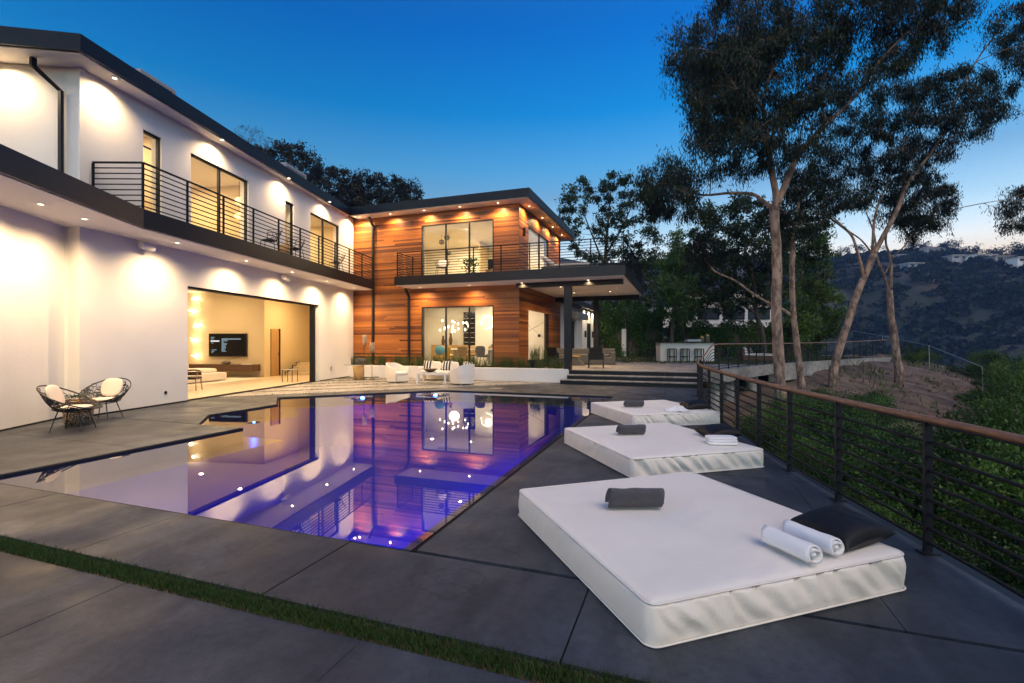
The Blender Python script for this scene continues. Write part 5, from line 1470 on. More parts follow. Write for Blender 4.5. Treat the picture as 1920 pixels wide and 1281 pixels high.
make_tree('conifer_tree', 'dark narrow conifer standing behind the outdoor bar', 35,
    [([(1258, 655), (1262, 600), (1266, 530), (1270, 440)], .17, .04)],
    [([(1268, 425), (1285, 480), (1300, 540), (1305, 600), (1280, 610), (1250, 600), (1235, 580), (1240, 500), (1258, 450)], 60)],
    mt='hedge_leaf', bk='dark_bark', leaf=(.24, .07), droop=.7, per=230, blob=.75, dz=1.0, group=BG, seed=8)
make_tree('background_tree', 'dark spreading tree with a bent trunk behind the bar', 36,
    [([(1432, 660), (1428, 620), (1418, 590), (1415, 540), (1400, 480), (1390, 430)], .22, .06), ([(1418, 590), (1380, 560), (1340, 520), (1320, 480)], .1, .04), ([(1428, 620), (1400, 605), (1370, 600)], .07, .03)],
    [([(1290, 440), (1330, 390), (1400, 370), (1450, 390), (1470, 450), (1460, 540), (1440, 580), (1370, 590), (1310, 580), (1290, 520)], 100)],
    mt='tree_leaf', bk='dark_bark', leaf=(.30, .10), droop=.5, per=240, blob=1.0, dz=2.5, group=BG, seed=9)
make_tree('background_tree', 'feathery green tree between the pale gum trunks', 40,
    [([(1505, 660), (1500, 600), (1502, 530), (1508, 450)], .16, .05), ([(1500, 600), (1530, 550), (1545, 520)], .07, .03)],
    [([(1465, 430), (1500, 390), (1540, 420), (1555, 470), (1560, 520), (1530, 545), (1480, 540)], 40), ([(1470, 545), (1540, 525), (1575, 560), (1580, 620), (1540, 645), (1480, 640)], 44)],
    mt='shrub_leaf', bk='dark_bark', leaf=(.32, .10), droop=.5, per=210, blob=1.0, dz=2.5, group=BG, seed=10)
HG = 'trees on the hill behind the house'
make_tree('hillside_tree', 'leafless twiggy tree on the hill above the stucco roof', 52, [([(470, 360), (472, 300), (465, 260)], .16, .03), ([(471, 310), (450, 270), (440, 245)], .06, .02), ([(471, 310), (495, 280), (505, 262)], .06, .02)],
    [([(432, 260), (450, 236), (480, 245), (505, 262), (500, 300), (450, 300)], 26)], mt='dry_leaf', bk='dark_bark', leaf=(.16, .04), droop=-.2, per=45, blob=.9, dz=1.5, group=HG, seed=11)
make_tree('hillside_tree', 'dark rounded tree above the stucco roof, its crown highest there', 56, [([(545, 400), (545, 340), (540, 300)], .25, .08)],
    [([(470, 290), (500, 270), (545, 268), (585, 290), (605, 325), (600, 400), (520, 400), (490, 330)], 60)], mt='dry_leaf', bk='dark_bark', leaf=(.34, .15), droop=.2, per=200, blob=1.2, dz=2, group=HG, seed=12)
make_tree('hillside_tree', 'brownish tree in the dip of the hill behind the roofs', 58, [([(640, 420), (640, 370), (635, 330)], .25, .08)],
    [([(585, 320), (615, 312), (650, 322), (680, 345), (690, 410), (610, 410)], 44)], mt='dry_leaf', bk='dark_bark', leaf=(.34, .15), droop=.2, per=190, blob=1.2, dz=2, group=HG, seed=13)
make_tree('hillside_tree', 'wide dark tree on the hill where the two roofs meet', 60, [([(735, 430), (735, 380), (730, 345)], .25, .08)],
    [([(645, 350), (670, 330), (720, 332), (765, 340), (788, 365), (790, 400), (680, 410)], 66)], mt='dry_leaf', bk='dark_bark', leaf=(.34, .15), droop=.2, per=200, blob=1.2, dz=2, group=HG, seed=14)
# ---- hedges: dense leaf walls around an added dark box that stops the view through
def hedge(label, pts, h, th, seed, n):
    g = np.random.default_rng(seed)
    t = thing('hedge', label, 'hedge', (pts[0][0], pts[0][1], DECK2 - .03), 0, 'hedges round the lawn')
    b0 = np.array(pts[0]); core = MB(); Vs = []
    for a, b_ in zip(pts, pts[1:]):
        a = np.array(a) - b0; b_ = np.array(b_) - b0; L = np.linalg.norm(b_ - a); d = (b_ - a) / L; nn = np.array((-d[1], d[0]))
        core.prism([tuple(a - nn * th * .3), tuple(b_ - nn * th * .3), tuple(b_ + nn * th * .3), tuple(a + nn * th * .3)], 0, h * .86)
        k = int(n * L); s = g.uniform(0, L, k); z = g.uniform(0, 1, k) ** .85 * h
        prof = .75 + .35 * np.sin(s * 2.1 + seed) * np.sin(s * .9 + z * 1.7) + .12 * g.normal(size=k)
        off = th / 2 * prof * np.where(g.uniform(0, 1, k) < .8, -1, 1)
        z = z * (1 + .09 * np.sin(s * 2.7) + .05 * np.sin(s * 6.1))
        C = np.column_stack([a[0] + d[0] * s + nn[0] * off, a[1] + d[1] * s + nn[1] * off, z])
        Vs.append(leaf_arrays(C, g.normal(size=(k, 3)), .17, .09, g))
    core.build('dark_filler', 'dark_bark', t)
    tn = g.uniform(0, 1, sum(len(v) for v in Vs))
    leaves_obj('foliage', Vs, 'hedge_leaf', t, tn, kind='stuff'); return t
hedge('dense green hedge beside the garden room, left of the pale gap', [(-6.9, 38.2), (-4.4, 38.9)], 4.3, 1.2, 3, 3400)
hedge('dense green hedge behind the bar, right of the pale gap', [(-4.25, 38.95), (-1.6, 39.6)], 4.0, 1.2, 4, 3400)
hedge('low dark hedge running behind the bar to the gum trees', [(-1.4, 40.5), (4.5, 43.5), (10.5, 47.0)], 2.7, 1.3, 5, 2200)
o = MB().box((-4.56, 38.35, DECK2 - .03), (-4.22, 38.7, 2.7)).build('garden_pillar', 'stucco', bevel=.02); tag(o, 'pale stucco pillar half hidden between the two hedges', 'pillar')

# ---- shrubs on the slope
def shrub_proto(seed, n, leaf, mt):
    g = np.random.default_rng(seed); rr = random.Random(seed)
    t = thing('shrub', 'shrub', 'shrub', (0, 0, -50), 0, 'shrubs on the slope below the deck')
    br = MB(); Vs = []; tn = []
    for k in range(30):
        a = rr.uniform(0, 6.28); el_ = rr.uniform(.2, 1.4); L = rr.uniform(.4, 1.12)
        d = np.array((math.cos(a) * math.cos(el_), math.sin(a) * math.cos(el_), math.sin(el_)))
        tip = d * L * np.array((1, 1, 1.05)); mid = tip * .5 + np.array((0, 0, .06))
        br.tube([(0, 0, 0), tuple(mid), tuple(tip)], [.02, .012, .004], 5, caps=False)
        for _q in range(3):
            e2 = mid + (tip - mid) * rr.uniform(.2, .9); br.tube([tuple(e2), tuple(e2 + np.array((rr.uniform(-.16, .16), rr.uniform(-.16, .16), rr.uniform(0, .2))))], [.006, .002], 3, caps=False)
        m_ = n // 30; s = rr.uniform(.07, .15)
        c = tip + g.normal(size=(m_, 3)) * s * np.array((1, 1, .75)); half = m_ // 2
        c[:half] = mid + (tip - mid) * g.uniform(0, 1, (half, 1)) + g.normal(size=(half, 3)) * s * .8
        ax = (c - mid) * .8 + g.normal(size=(m_, 3)) * .35
        Vs.append(leaf_arrays(c, ax, leaf[0], leaf[1], g)); tn.append(np.clip(rr.random() ** 2 * .7 + g.uniform(-.05, .25, m_), 0, 1))  # a few clumps brighter: sunlit tips put into the leaf tone
    br.build('stems', 'dark_bark', t, kind='stuff')
    leaves_obj('foliage', Vs, mt, t, np.concatenate(tn), kind='stuff'); return t
protos = [shrub_proto(1, 17000, (.046, .017), 'shrub_leaf'), shrub_proto(2, 17000, (.052, .016), 'shrub_leaf'), shrub_proto(3, 15000, (.040, .021), 'hedge_leaf'), shrub_proto(4, 15000, (.048, .020), 'hedge_leaf'), shrub_proto(5, 21000, (.042, .018), 'shrub_leaf'), shrub_proto(6, 21000, (.046, .017), 'shrub_leaf')]
def tz(x, y): return float(terrain(np.array([x]), np.array([y]))[0][0])
used = [False] * 6
def shrub(k, x, y, s, label, sz=None):
    z = tz(x, y) - .12
    if not used[k]: o = protos[k]; used[k] = True
    else: o = copy_tree(protos[k])
    o.location = (x, y, z); o.rotation_euler = (0, 0, rnd.uniform(0, 6.28)); o.scale = (s, s, sz or s); o['label'] = label
    return o
LAB = 'leafy green shrub among the shrubs filling the slope below the deck railing'
LABD = 'dark green shrub among the shrubs filling the slope below the deck railing'
# close under the railing, then the taller growth further out
spots_ = [(0, 3.1, 4.7, 1.25), (1, 3.3, 6.9, 1.3), (0, 2.7, 8.9, 1.1), (1, 2.5, 10.6, 1.0), (0, 4.7, 5.8, 1.7), (2, 5.0, 7.9, 1.9), (1, 4.1, 9.6, 1.35), (3, 3.8, 12.2, 1.5),
          (2, 3.0, 14.2, 1.2), (3, 4.8, 13.8, 1.8), (0, 1.9, 12.8, .8), (0, 5.5, 10.6, 2.2), (2, 5.4, 4.0, 2.1), (0, 3.6, 2.6, 1.5), (1, 5.6, 12.4, 2.8), (4, 6.7, 13.4, 2.5), (5, 6.3, 11.2, 2.2), (2, 6.0, 12.6, 2.2), (3, 7.4, 15.2, 2.4),
          (4, 9.9, 18.0, 3.2), (3, 8.9, 16.6, 2.6), (5, 12.4, 22.6, 3.2), (2, 11.4, 21.4, 2.4), (5, 15.2, 28.0, 3.0), (3, 5.6, 14.8, 1.7), (4, 7.9, 12.6, 3.2), (5, 9.4, 15.2, 3.5), (4, 12.8, 20.0, 3.9), (5, 15.6, 25.2, 3.9), (4, 18.4, 30.6, 3.6), (4, 5.6, 9.2, 2.0), (2, 13.6, 25.0, 2.6), (3, 16.8, 30.0, 2.8),
          (3, 3.9, 15.8, 1.7), (2, 2.6, 16.6, 1.4), (3, 5.0, 17.6, 1.9), (2, 3.9, 19.4, 1.5), (3, 5.6, 20.3, 1.7), (2, 6.5, 22.0, 1.4), (3, 4.7, 22.0, 1.3), (2, 6.4, 18.2, 1.7), (3, 7.3, 24.3, 1.3)]
WHERE = ['close under the deck railing', 'part way down the slope below the deck', 'further down the slope below the deck', 'around the foot of the gum trees']
def slab_(x, y, s): return 3 if y > 15 and s < 2.3 else 0 if s < 1.75 else 1 if s < 2.9 else 2
for k, x, y, s in spots_: shrub(k, x, y, s * (.72 if k > 3 else 1), ('bright green ' if k < 2 or k > 3 else 'dark green ') + ['low', 'waist high', 'tall', 'low'][slab_(x, y, s)] + ' shrub ' + WHERE[slab_(x, y, s)], s * 1.22 if k > 3 else None)
for k, x, y, s in [(0, 15.8, 33.5, 1.2), (1, 13.9, 31.0, .9), (0, 17.6, 37.6, 1.5), (1, 12.6, 27.4, .9), (0, 19.4, 42.0, 1.9), (1, 22.0, 37.0, 2.6), (0, 24.5, 44.0, 3.0), (1, 16.6, 45.0, 1.4), (0, 28, 38, 4), (1, 27, 50, 3.4)]:
    shrub(k, x, y, s, 'green shrub on or beyond the bare earth bank by the wire fence')
# low growth between the shrubs
g = np.random.default_rng(17)
n = 4200; yy = g.uniform(1.5, 30, n); xx = np.array([np.interp(y, [b_[1] for b_ in BND[:10]], [b_[0] for b_ in BND[:10]]) for y in yy]) + .6 + np.abs(g.normal(0, 5.0, n))
keep = (g.uniform(0, 1, n) < np.where(yy > 24, .12, np.where(yy > 20, .35, .9)))
xx, yy = xx[keep], yy[keep]; zz = terrain(xx, yy)[0]
k = 6; C = np.repeat(np.column_stack([xx, yy, zz + .1]), k, 0) + g.normal(size=(len(xx) * k, 3)) * np.array((.12, .12, .07))
ax = g.normal(size=C.shape); ax[:, 2] += .8
o = leaves_obj('ground_cover', [leaf_arrays(C, ax, .09, .025, g)], 'shrub_leaf', None, g.uniform(0, .45, len(C)), kind='stuff')
tag(o, 'low leafy ground cover between the shrubs on the slope', 'plants')
# ---- stones and litter on the bank
n = 700; xx = g.uniform(6, 20, n); yy = g.uniform(22, 44, n); zz, sd_ = terrain(xx, yy); keep = (sd_ > .4) & (sd_ < 9); m = MB()
for x, y, z in zip(xx[keep], yy[keep], zz[keep]):
    s = .02 + abs(rnd.gauss(0, .045)); m.ellipsoid((x, y, z + .02), (s * 1.4, s, s * .7), 6, 4)
o = m.build('loose_stones', 'soil', kind='stuff'); tag(o, 'loose stones and clods scattered over the bare earth bank', 'stones')
n = 5200; xx = g.uniform(8, 26, n); yy = g.uniform(26, 56, n); zz, sd_ = terrain(xx, yy)
dn = np.array([mnoise.noise(Vector((x * .35, y * .35, 2.0))) for x, y in zip(xx, yy)]); keep = (sd_ > .3) & (sd_ < 14) & (dn > .12 - .03 * np.maximum(0, yy - 36))
o = grass_field('bank_grass', np.column_stack([xx, yy, zz])[keep], h=.30, w=.05, lean=.8, mt='reed', seed=41, kind='stuff'); tag(o, 'dry grass tufts and weeds on the bare earth bank', 'grass')
# ---- wire fence down the slope
fence = thing('wire_fence', 'thin metal fence with a top pipe running down the bank', 'fence')
fp = [cam_pt(1598, 620, 46), cam_pt(1655, 630, 42), cam_pt(1742, 648, 34), cam_pt(1842, 688, 26)]
MB().tube(fp, .013, 6).build('top_pipe', 'grey_metal', fence)
for x, y, z in fp[1:]: MB().tube([(x, y, z), (x + .05, y, min(tz(x, y), z - 1.1) - .2)], .022, 6).build('post', 'grey_metal', fence)

# ---- far canyon side: scrub as one mass, ridge trees and houses as things
g = np.random.default_rng(31)
n = 5200; px = g.uniform(1180, 2050, n); rr_ = g.uniform(150, 460, n)
cz = rr_ / np.sqrt(1 + ((px - 960) / FPX) ** 2); cx_ = (px - 960) / FPX * cz
X = cx_ * RT[0] + cz * FW[0]; Y = cx_ * RT[1] + cz * FW[1]
def ground_z(X, Y):
    z, sd_ = terrain(X, Y); r = np.hypot(X, Y)
    nb_ = np.array([mnoise.fractal(Vector((x * .011, y * .011, 8.3)), .9, 2.1, 5) for x, y in zip(X, Y)])
    return z + 16 * nb_ * sstep(130, 260, r) * (1 - .75 * sstep(380, 430, r))
Zg = ground_z(X, Y)
cl = np.array([mnoise.noise(Vector((x * .02, y * .02, 4.0))) for x, y in zip(X, Y)]); keep = g.uniform(-.5, .7, n) < cl + .25
X, Y, Zg = X[keep], Y[keep], Zg[keep]; n = len(X); S = g.uniform(1.4, 4.6, n)
k = 26
C = np.repeat(np.column_stack([X, Y, Zg]), k, 0); Sr = np.repeat(S, k)
d = g.normal(size=(n * k, 3)); d /= np.linalg.norm(d, axis=1, keepdims=True); d[:, 2] = np.abs(d[:, 2]) * .8
C = C + d * Sr[:, None] * g.uniform(.5, 1, (n * k, 1))
tn = np.clip(np.repeat(g.uniform(0, .7, n), k) + g.uniform(-.1, .3, n * k), 0, 1)
V = leaf_arrays(C, g.normal(size=C.shape), 1.0, .7, g) 
V = C[:, None, :] + (V - C[:, None, :]) * (Sr * .62)[:, None, None]
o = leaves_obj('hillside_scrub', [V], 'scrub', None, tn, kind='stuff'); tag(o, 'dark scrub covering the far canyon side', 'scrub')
RL = ['round dark tree on the far ridge', 'spreading dark tree on the far ridge']
def ridge_tree(px, r, s, k, lab):
    cz_ = r / math.sqrt(1 + ((px - 960) / FPX) ** 2); c = (px - 960) / FPX * cz_
    x, y = c * RT[0] + cz_ * FW[0], c * RT[1] + cz_ * FW[1]; z = float(ground_z(np.array([x]), np.array([y]))[0])
    t = thing('ridge_tree', lab, 'tree', (x, y, z - .5), 0, 'trees along the far ridge')
    MB().tube([(0, 0, 0), (.2, 0, s * .6), (0, 0, s * 1.1)], [.35, .25, .15], 6).build('trunk', 'dark_bark', t)
    q = np.random.default_rng(int(px)); m_ = 420
    c0 = q.normal(size=(9, 3)) * np.array((.5, .5, .28)) * s + np.array((0, 0, s * 1.25)); C = c0[q.integers(0, 9, m_)] + q.normal(size=(m_, 3)) * s * .24
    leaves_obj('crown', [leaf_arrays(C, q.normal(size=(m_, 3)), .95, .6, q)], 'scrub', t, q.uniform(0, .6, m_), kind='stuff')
for i, (px, s) in enumerate([(1548, 4), (1570, 5), (1590, 4.5), (1608, 5), (1640, 4), (1712, 4.5), (1735, 4), (1770, 3.5), (1786, 6.5), (1808, 4.5), (1832, 4.5), (1852, 5), (1872, 4), (1893, 6), (1910, 5), (1935, 5), (1510, 4), (1480, 4), (1460, 5), (1430, 4.5), (1400, 5)]):
    lab = 'large round tree standing alone on the far ridge' if px == 1786 else 'dark tree in the row along the far ridge'
    ridge_tree(px, 430 + (i * 37 % 23), s, i % 2, lab)
def far_house(label, px, py, r, w, d, h, yaw, roof='far_roof', wallm='far_wall', flat=False):
    for r in range(240, 470, 4):            # stand it where the hillside passes this direction
        cz_ = r / math.sqrt(1 + ((px - 960) / FPX) ** 2); c = (px - 960) / FPX * cz_
        x, y = c * RT[0] + cz_ * FW[0], c * RT[1] + cz_ * FW[1]; z = float(ground_z(np.array([x]), np.array([y]))[0])
        if 642 - (z - CAM_H) / cz_ * FPX <= py: break
    t = thing('far_house', label, 'house', (x, y, z), CAM_A + yaw, 'houses on the far hillside')
    MB().box((-w / 2, -d / 2, -4), (w / 2, d / 2, h)).build('wall', wallm, t)
    if flat: MB().box((-w / 2 - .5, -d / 2 - .5, h), (w / 2 + .5, d / 2 + .5, h + .5)).build('roof', roof, t)
    else: MB().add([(-w / 2 - .6, -d / 2 - .6, h), (w / 2 + .6, -d / 2 - .6, h), (w / 2 + .6, d / 2 + .6, h), (-w / 2 - .6, d / 2 + .6, h), (-w / 4, 0, h + 2), (w / 4, 0, h + 2)], [(0, 1, 5, 4), (2, 3, 4, 5), (1, 2, 5), (3, 0, 4), (3, 2, 1, 0)]).build('roof', roof, t)
    k = max(2, int(w / 4))
    for i in range(k):
        xa = -w / 2 + w * (i + .25) / k; f = MB().box((xa, -d / 2 - .06, h * .3), (xa + w * .5 / k, -d / 2 - .001, h * .8)).build('window', 'far_glass', t)
    return t
far_house('hipped villa on the crest of the far ridge', 1745, 478, 425, 13, 8, 3.2, .1)
far_house('long pale flat house below the far ridge, left of the white block', 1690, 486, 410, 11, 6, 1.8, .1, 'far_wall', 'far_wall', True)
far_house('low pale house half way below the far ridge crest', 1792, 494, 400, 9, 6, 1.8, 0, 'far_wall', 'far_wall', True)
far_house('bright white block house below the round ridge tree', 1824, 492, 398, 5, 5, 3.2, .2, 'far_wall', 'white_paint', True)
far_house('long white house right of the bright white block', 1848, 488, 400, 9, 6, 2.2, .1, 'far_wall', 'white_paint', True)
far_house('grey house under the right ridge trees', 1875, 492, 400, 9, 6, 2.6, -.1, 'far_roof', 'far_wall', True)
far_house('pale house at the lower right of the far hillside cluster', 1912, 502, 392, 8, 6, 2.4, 0, 'far_wall', 'white_paint', True)
far_house('retaining wall house below the long pale flat house', 1710, 503, 398, 9, 5, 1.5, .1, 'far_wall', 'roof_grey', True)
# ---- neighbour's house behind the hedge
nh = thing('neighbour_house', 'neighbouring white house with a low blue grey roof behind the hedge', 'house', (0, 55, 0), R(19.5))
MB().box((-8.5, 0, 0), (10, 7, 5.4)).build('wall', 'stucco', nh)
MB().add([(-10, -.9, 4.4), (-1.8, -.9, 6.7), (-1.8, 8, 6.7), (-10, 8, 4.4), (-10, -.9, 4.15), (-1.8, -.9, 6.4), (-1.8, 8, 6.4), (-10, 8, 4.15)], [(0, 1, 2, 3), (7, 6, 5, 4), (0, 4, 5, 1), (1, 5, 6, 2), (2, 6, 7, 3), (3, 7, 4, 0)]).build('roof', 'roof_grey', nh)
MB().add([(-1.79, -.6, 6.6), (11, -.6, 6.9), (11, 8, 6.9), (-1.79, 8, 6.6), (-1.79, -.6, 6.2), (11, -.6, 6.5), (11, 8, 6.5), (-1.79, 8, 6.2)], [(0, 1, 2, 3), (7, 6, 5, 4), (0, 4, 5, 1), (1, 5, 6, 2), (2, 6, 7, 3), (3, 7, 4, 0)]).build('roof', 'cream_fabric', nh)
MB().box((-1.7, -.05, 5.4), (9.9, .4, 6.2)).build('eaves_wall', 'cream_fabric', nh)
for k in range(4): 
    wdw = MB().box((-1.2 + k * 2.7, -.08, 4.1), (1.1 + k * 2.7, -.002, 5.3)).build('window', 'dark_metal', nh); MB().box((-1.1 + k * 2.7, -.09, 4.2), (1.0 + k * 2.7, -.081, 5.2)).build('pane', 'far_glass', wdw)
# ================================================================ INSIDE THE ROOMS
# ---- living room
tv = thing('television', 'wall mounted television showing a dark text menu', 'television', WING(-5.63, 13.33, 1.52), WA)
MB().box((-.97, -.03, -.55), (.97, .06, .55)).build('casing', 'black', tv)
MB().box((-.94, -.034, -.52), (.94, -.031, .52)).build('screen', 'screen', tv)
m = MB()
for z, a, b_ in ((.36, -.86, -.66), (.28, -.86, -.70), (.09, -.84, -.72), (-.24, -.82, -.56), (-.31, -.82, -.68), (-.37, -.82, -.74)): m.box((a, -.037, z), (b_, -.0345, z + .018))
g = random.Random(2)
for k in range(17): m.box((-.30, -.037, .30 - k * .038), (-.30 + (1.0 if k < 2 else g.uniform(.1, .32)), -.0345, .313 - k * .038))
m.build('menu_text', 'screen_text', tv, kind='stuff')
MB().box((-.87, -.037, .16), (-.42, -.0345, .22)).build('menu_highlight', 'screen_white', tv)
cs = thing('media_console', 'long dark floating console under the television', 'console', WING(-6.4, 13.15, .29), WA)
MB().box((-4.6, -.22, 0), (2.4, .24, .32)).build('cabinet', 'brown_wood', cs, bevel=.005)
for k in range(4): MB().box((-4.5 + 1.72 * k, -.228, .02), (-2.82 + 1.72 * k, -.221, .30)).build('door', 'brown_wood', cs)
bw = thing('stone_bowl', 'dark oval bowl on the media console', 'bowl', WING(-5.55, 13.1, .61), WA); MB().ellipsoid((0, 0, .085), (.23, .15, .085), 20, 10).build('bowl', 'grey_wicker', bw, smooth=True)
bk_ = thing('book', 'white book lying at the end of the media console', 'book', WING(-4.45, 13.05, .61), WA); MB().box((-.2, -.1, 0), (.2, .1, .03)).build('cover', 'white_paint', bk_)
sf = thing('living_room_sofa', 'white slipcovered sectional sofa in the living room', 'sofa', WING(-5.2, 10.4, .012), WA)
MB().box((-1.7, -1.6, .04), (1.1, .9, .36)).build('base', 'white_fabric', sf, bevel=.04)
MB().box((-1.7, -1.9, .04), (1.1, -1.45, .72)).build('backrest', 'white_fabric', sf, bevel=.08)
for x, y in ((-1.0, -.6), (.2, -.6), (-1.0, .4), (.2, .4)): MB().ellipsoid((x, y, .43), (.58, .5, .11), 24, 8, .5).build('seat_cushion', 'white_fabric', sf, smooth=True)
for x in (-1.0, -.1, .7): MB().ellipsoid((x, -1.25, .70), (.40, .16, .22), 22, 8, .6).build('back_cushion', 'white_fabric', sf, smooth=True)
rg = MB(WING).box((-8, 8.3, .0125), (-3.4, 12.6, .022)).build('rug', 'cream_fabric'); tag(rg, 'pale rug under the living room sofa', 'rug')
bc = thing('barrel_chair', 'dark wooden armchair with a curved back by the opening', 'chair', WING(-2.25, 7.15, .012), WA + R(20))
for sx_ in (-1, 1):
    for sy_ in (-1, 1): MB().tube([(sx_ * .24, sy_ * .22, .40), (sx_ * .27, sy_ * .25, 0)], .02, 6).build('leg', 'tan_wood', bc)
    MB().tube([(sx_ * .27, -.22, .4), (sx_ * .29, -.2, .60)], .016, 6).build('arm_post', 'tan_wood', bc)
MB().box((-.27, -.25, .38), (.27, .25, .46)).build('seat', 'black', bc, bevel=.02)
MB().tube([(.29 * math.cos(R(a)), .27 * math.sin(R(a)) - .02, .62 + .06 * max(0, math.sin(R(a)))) for a in range(-35, 216, 15)], .028, 8).build('back_rail', 'brown_wood', bc, smooth=True)
MB().box((-.25, .22, .50), (.25, .26, .62)).build('backrest', 'brown_wood', bc)
for k, (z, x) in enumerate(((3.75, -7.3), (3.15, -7.45), (2.45, -7.2), (1.75, -7.35), (1.0, -7.25))):
    w = WING(x, 13.38, z)
    t = thing('burst_sconce', ['burst shaped wall light highest of the glowing column', 'burst shaped wall light second from the top of the glowing column', 'burst shaped wall light in the middle of the glowing column', 'burst shaped wall light second from the bottom of the glowing column', 'burst shaped wall light lowest of the glowing column'][k], 'wall light', w, WA, 'burst wall lights')
    g = random.Random(k); m = MB()
    for q in range(7):
        a = q * .9 + g.uniform(-.3, .3); L = g.uniform(.16, .32); m.tube([(0, -.04, 0), (math.cos(a) * L, -.10, math.sin(a) * L * .6)], .012, 5)
    m.build('glowing_rods', 'tube_light', t, kind='stuff'); MB().ellipsoid((0, -.03, 0), (.05, .03, .05)).build('boss', 'gold', t)
    p = WING(x, 13.15, z); lamp('POINT', 'sconce_lamp', p, .7, (1, .74, .42), t, .05).location = (0, -.2, 0)
t = thing('side_table', 'thin black framed side table inside the opening', 'table', WING(-.95, 10.9, .012), WA)
for x in (-.22, .22): MB().box((x - .01, -.2, 0), (x + .01, -.18, .5)).build('leg', 'black', t)
for x in (-.22, .22): MB().box((x - .01, .18, 0), (x + .01, .2, .5)).build('leg', 'black', t)
MB().box((-.24, -.22, .5), (.24, .22, .52)).build('table_top', 'grey_metal', t)
# ---- dining room
t = thing('crystal_chandelier', 'wide cluster of glowing glass pendants over the dining table', 'chandelier', (-11.2, 22.6, 2.5))
MB().box((-.9, -.12, 1.28), (.9, .12, 1.34)).build('ceiling_plate', 'grey_metal', t)
g = random.Random(8)
for k in range(36):
    x, y, z = g.uniform(-.8, .8), g.uniform(-.25, .25), g.uniform(-.30, .28)
    MB().ellipsoid((x, y, z), (.05, .05, .065), 10, 7).build('glass_drop', 'bulb' if k % 2 else 'window_glass', t, smooth=True)
    if k % 3 == 0: MB().tube([(x, y, z + .06), (x, y, 1.28)], .003, 3).build('cord', 'grey_metal', t)
lamp('POINT', 'chandelier_lamp', (0, 0, -.4), 3.5, (1, .78, .48), t, .25)
t = thing('hexagon_light', 'glowing tubes in two open hexagon shapes on the marble wall', 'wall light', (-10.55, 26.1, 2.86))
for cx_, cz_, r_, th in ((-.25, -.05, .42, 20), (.45, .22, .26, -10)):
    P = [(cx_ + r_ * math.cos(R(60 * i + th)), 0, cz_ + r_ * math.sin(R(60 * i + th))) for i in range(7)]
    for i in (0, 1, 2, 4, 5): MB().tube([P[i], P[i + 1]], .028, 6).build('glowing_tube', 'tube_light', t)
lamp('POINT', 'hexagon_lamp', (0, -.4, 0), .7, (1, .82, .55), t, .2)
t = thing('dining_table', 'long dining table with a pale stone top behind the lower window', 'table', (-10.2, 22.8, DECK2 + .012))
MB().box((-1.5, -.5, .72), (1.5, .5, .77)).build('table_top', 'marble', t, bevel=.01)
for x in (-1.0, 1.0): MB().box((x - .06, -.35, 0), (x + .06, .35, .72)).build('leg', 'grey_metal', t)
def dining_chair(label, loc, rz, mt_):
    c = thing('dining_chair', label, 'chair', loc, rz, 'dining chairs')
    MB().ellipsoid((0, 0, .44), (.26, .25, .07), 20, 8, .6).build('seat', mt_, c, smooth=True)
    o = MB().ellipsoid((0, 0, 0), (.27, .06, .24), 20, 8, .6).build('backrest', mt_, c, smooth=True); o.location = (0, .22, .70)
    for sx_ in (-1, 1):
        for sy_ in (-1, 1): MB().tube([(sx_ * .18, sy_ * .17, .42), (sx_ * .22, sy_ * .21, 0)], .014, 6).build('leg', 'black', c)
    return c
for k, (x, y, rz, mt_) in enumerate(((-11.2, 21.9, 180, 'gold'), (-10.3, 21.9, 180, 'tan_wood'), (-9.3, 21.85, 175, 'grey_wicker'), (-10.7, 23.7, 0, 'tan_wood'), (-9.6, 23.7, 0, 'tan_wood'))):
    dining_chair(['mustard dining chair at the lamp end of the table', 'brown dining chair in the middle of the table near the window', 'grey dining chair at the marble end of the table', 'brown dining chair on the far side near the chandelier', 'brown dining chair on the far side near the marble wall'][k], (x, y, DECK2 + .012), R(rz), mt_)
t = thing('sideboard', 'brown sideboard against the dining room back wall', 'sideboard', (-13.2, 26.2, DECK2 + .012)); MB().box((-1.2, -.25, .1), (1.2, .25, .95)).build('cabinet', 'tan_wood', t)
for k in range(3): MB().box((-1.18 + .8 * k, -.262, .14), (-.42 + .8 * k, -.252, .91)).build('door', 'tan_wood', t)
for k, (x, h_) in enumerate(((-13.7, .55), (-13.2, .7))):
    v = thing('vase', ['shorter brown vase on the sideboard', 'taller brown vase on the sideboard'][k], 'vase', (x, 26.15, DECK2 + .965), 0, 'sideboard vases'); MB().lathe([(.07, 0), (.12, h_ * .4), (.06, h_ * .8), (.08, h_)], n=16).build('body', 'brown_wood', v, smooth=True)
t = thing('fan_lamp', 'round pale blue glass lamp inside the lower window', 'lamp', (-11.05, 20.75, DECK2 + .012)); MB().lathe([(.12, 0), (.12, .5)], n=16).build('base', 'gold', t); MB().ellipsoid((0, 0, .72), (.26, .2, .24), 20, 12).build('shade', 'glass_blue', t, smooth=True)
t = thing('pedestal_bowl', 'wide grey bowl on a stand near the marble wall', 'bowl', (-8.35, 21.6, DECK2 + .012)); MB().lathe([(.2, 0), (.05, .1), (.05, .75), (.12, .8), (.42, 1.0), (.40, 1.0), (.1, .85)], n=24).build('bowl', 'grey_wicker', t, smooth=True)
t = thing('wine_wall', 'dark glass wine display behind the chandelier', 'cabinet', (-12.4, 26.35, DECK2 + .012)); MB().box((-.0, -.1, .9), (.75, .2, 2.9)).build('cabinet', 'screen', t)
for k in range(6):
    MB().box((.04, -.115, 1.1 + .28 * k), (.71, -.102, 1.13 + .28 * k)).build('shelf', 'grey_metal', t)
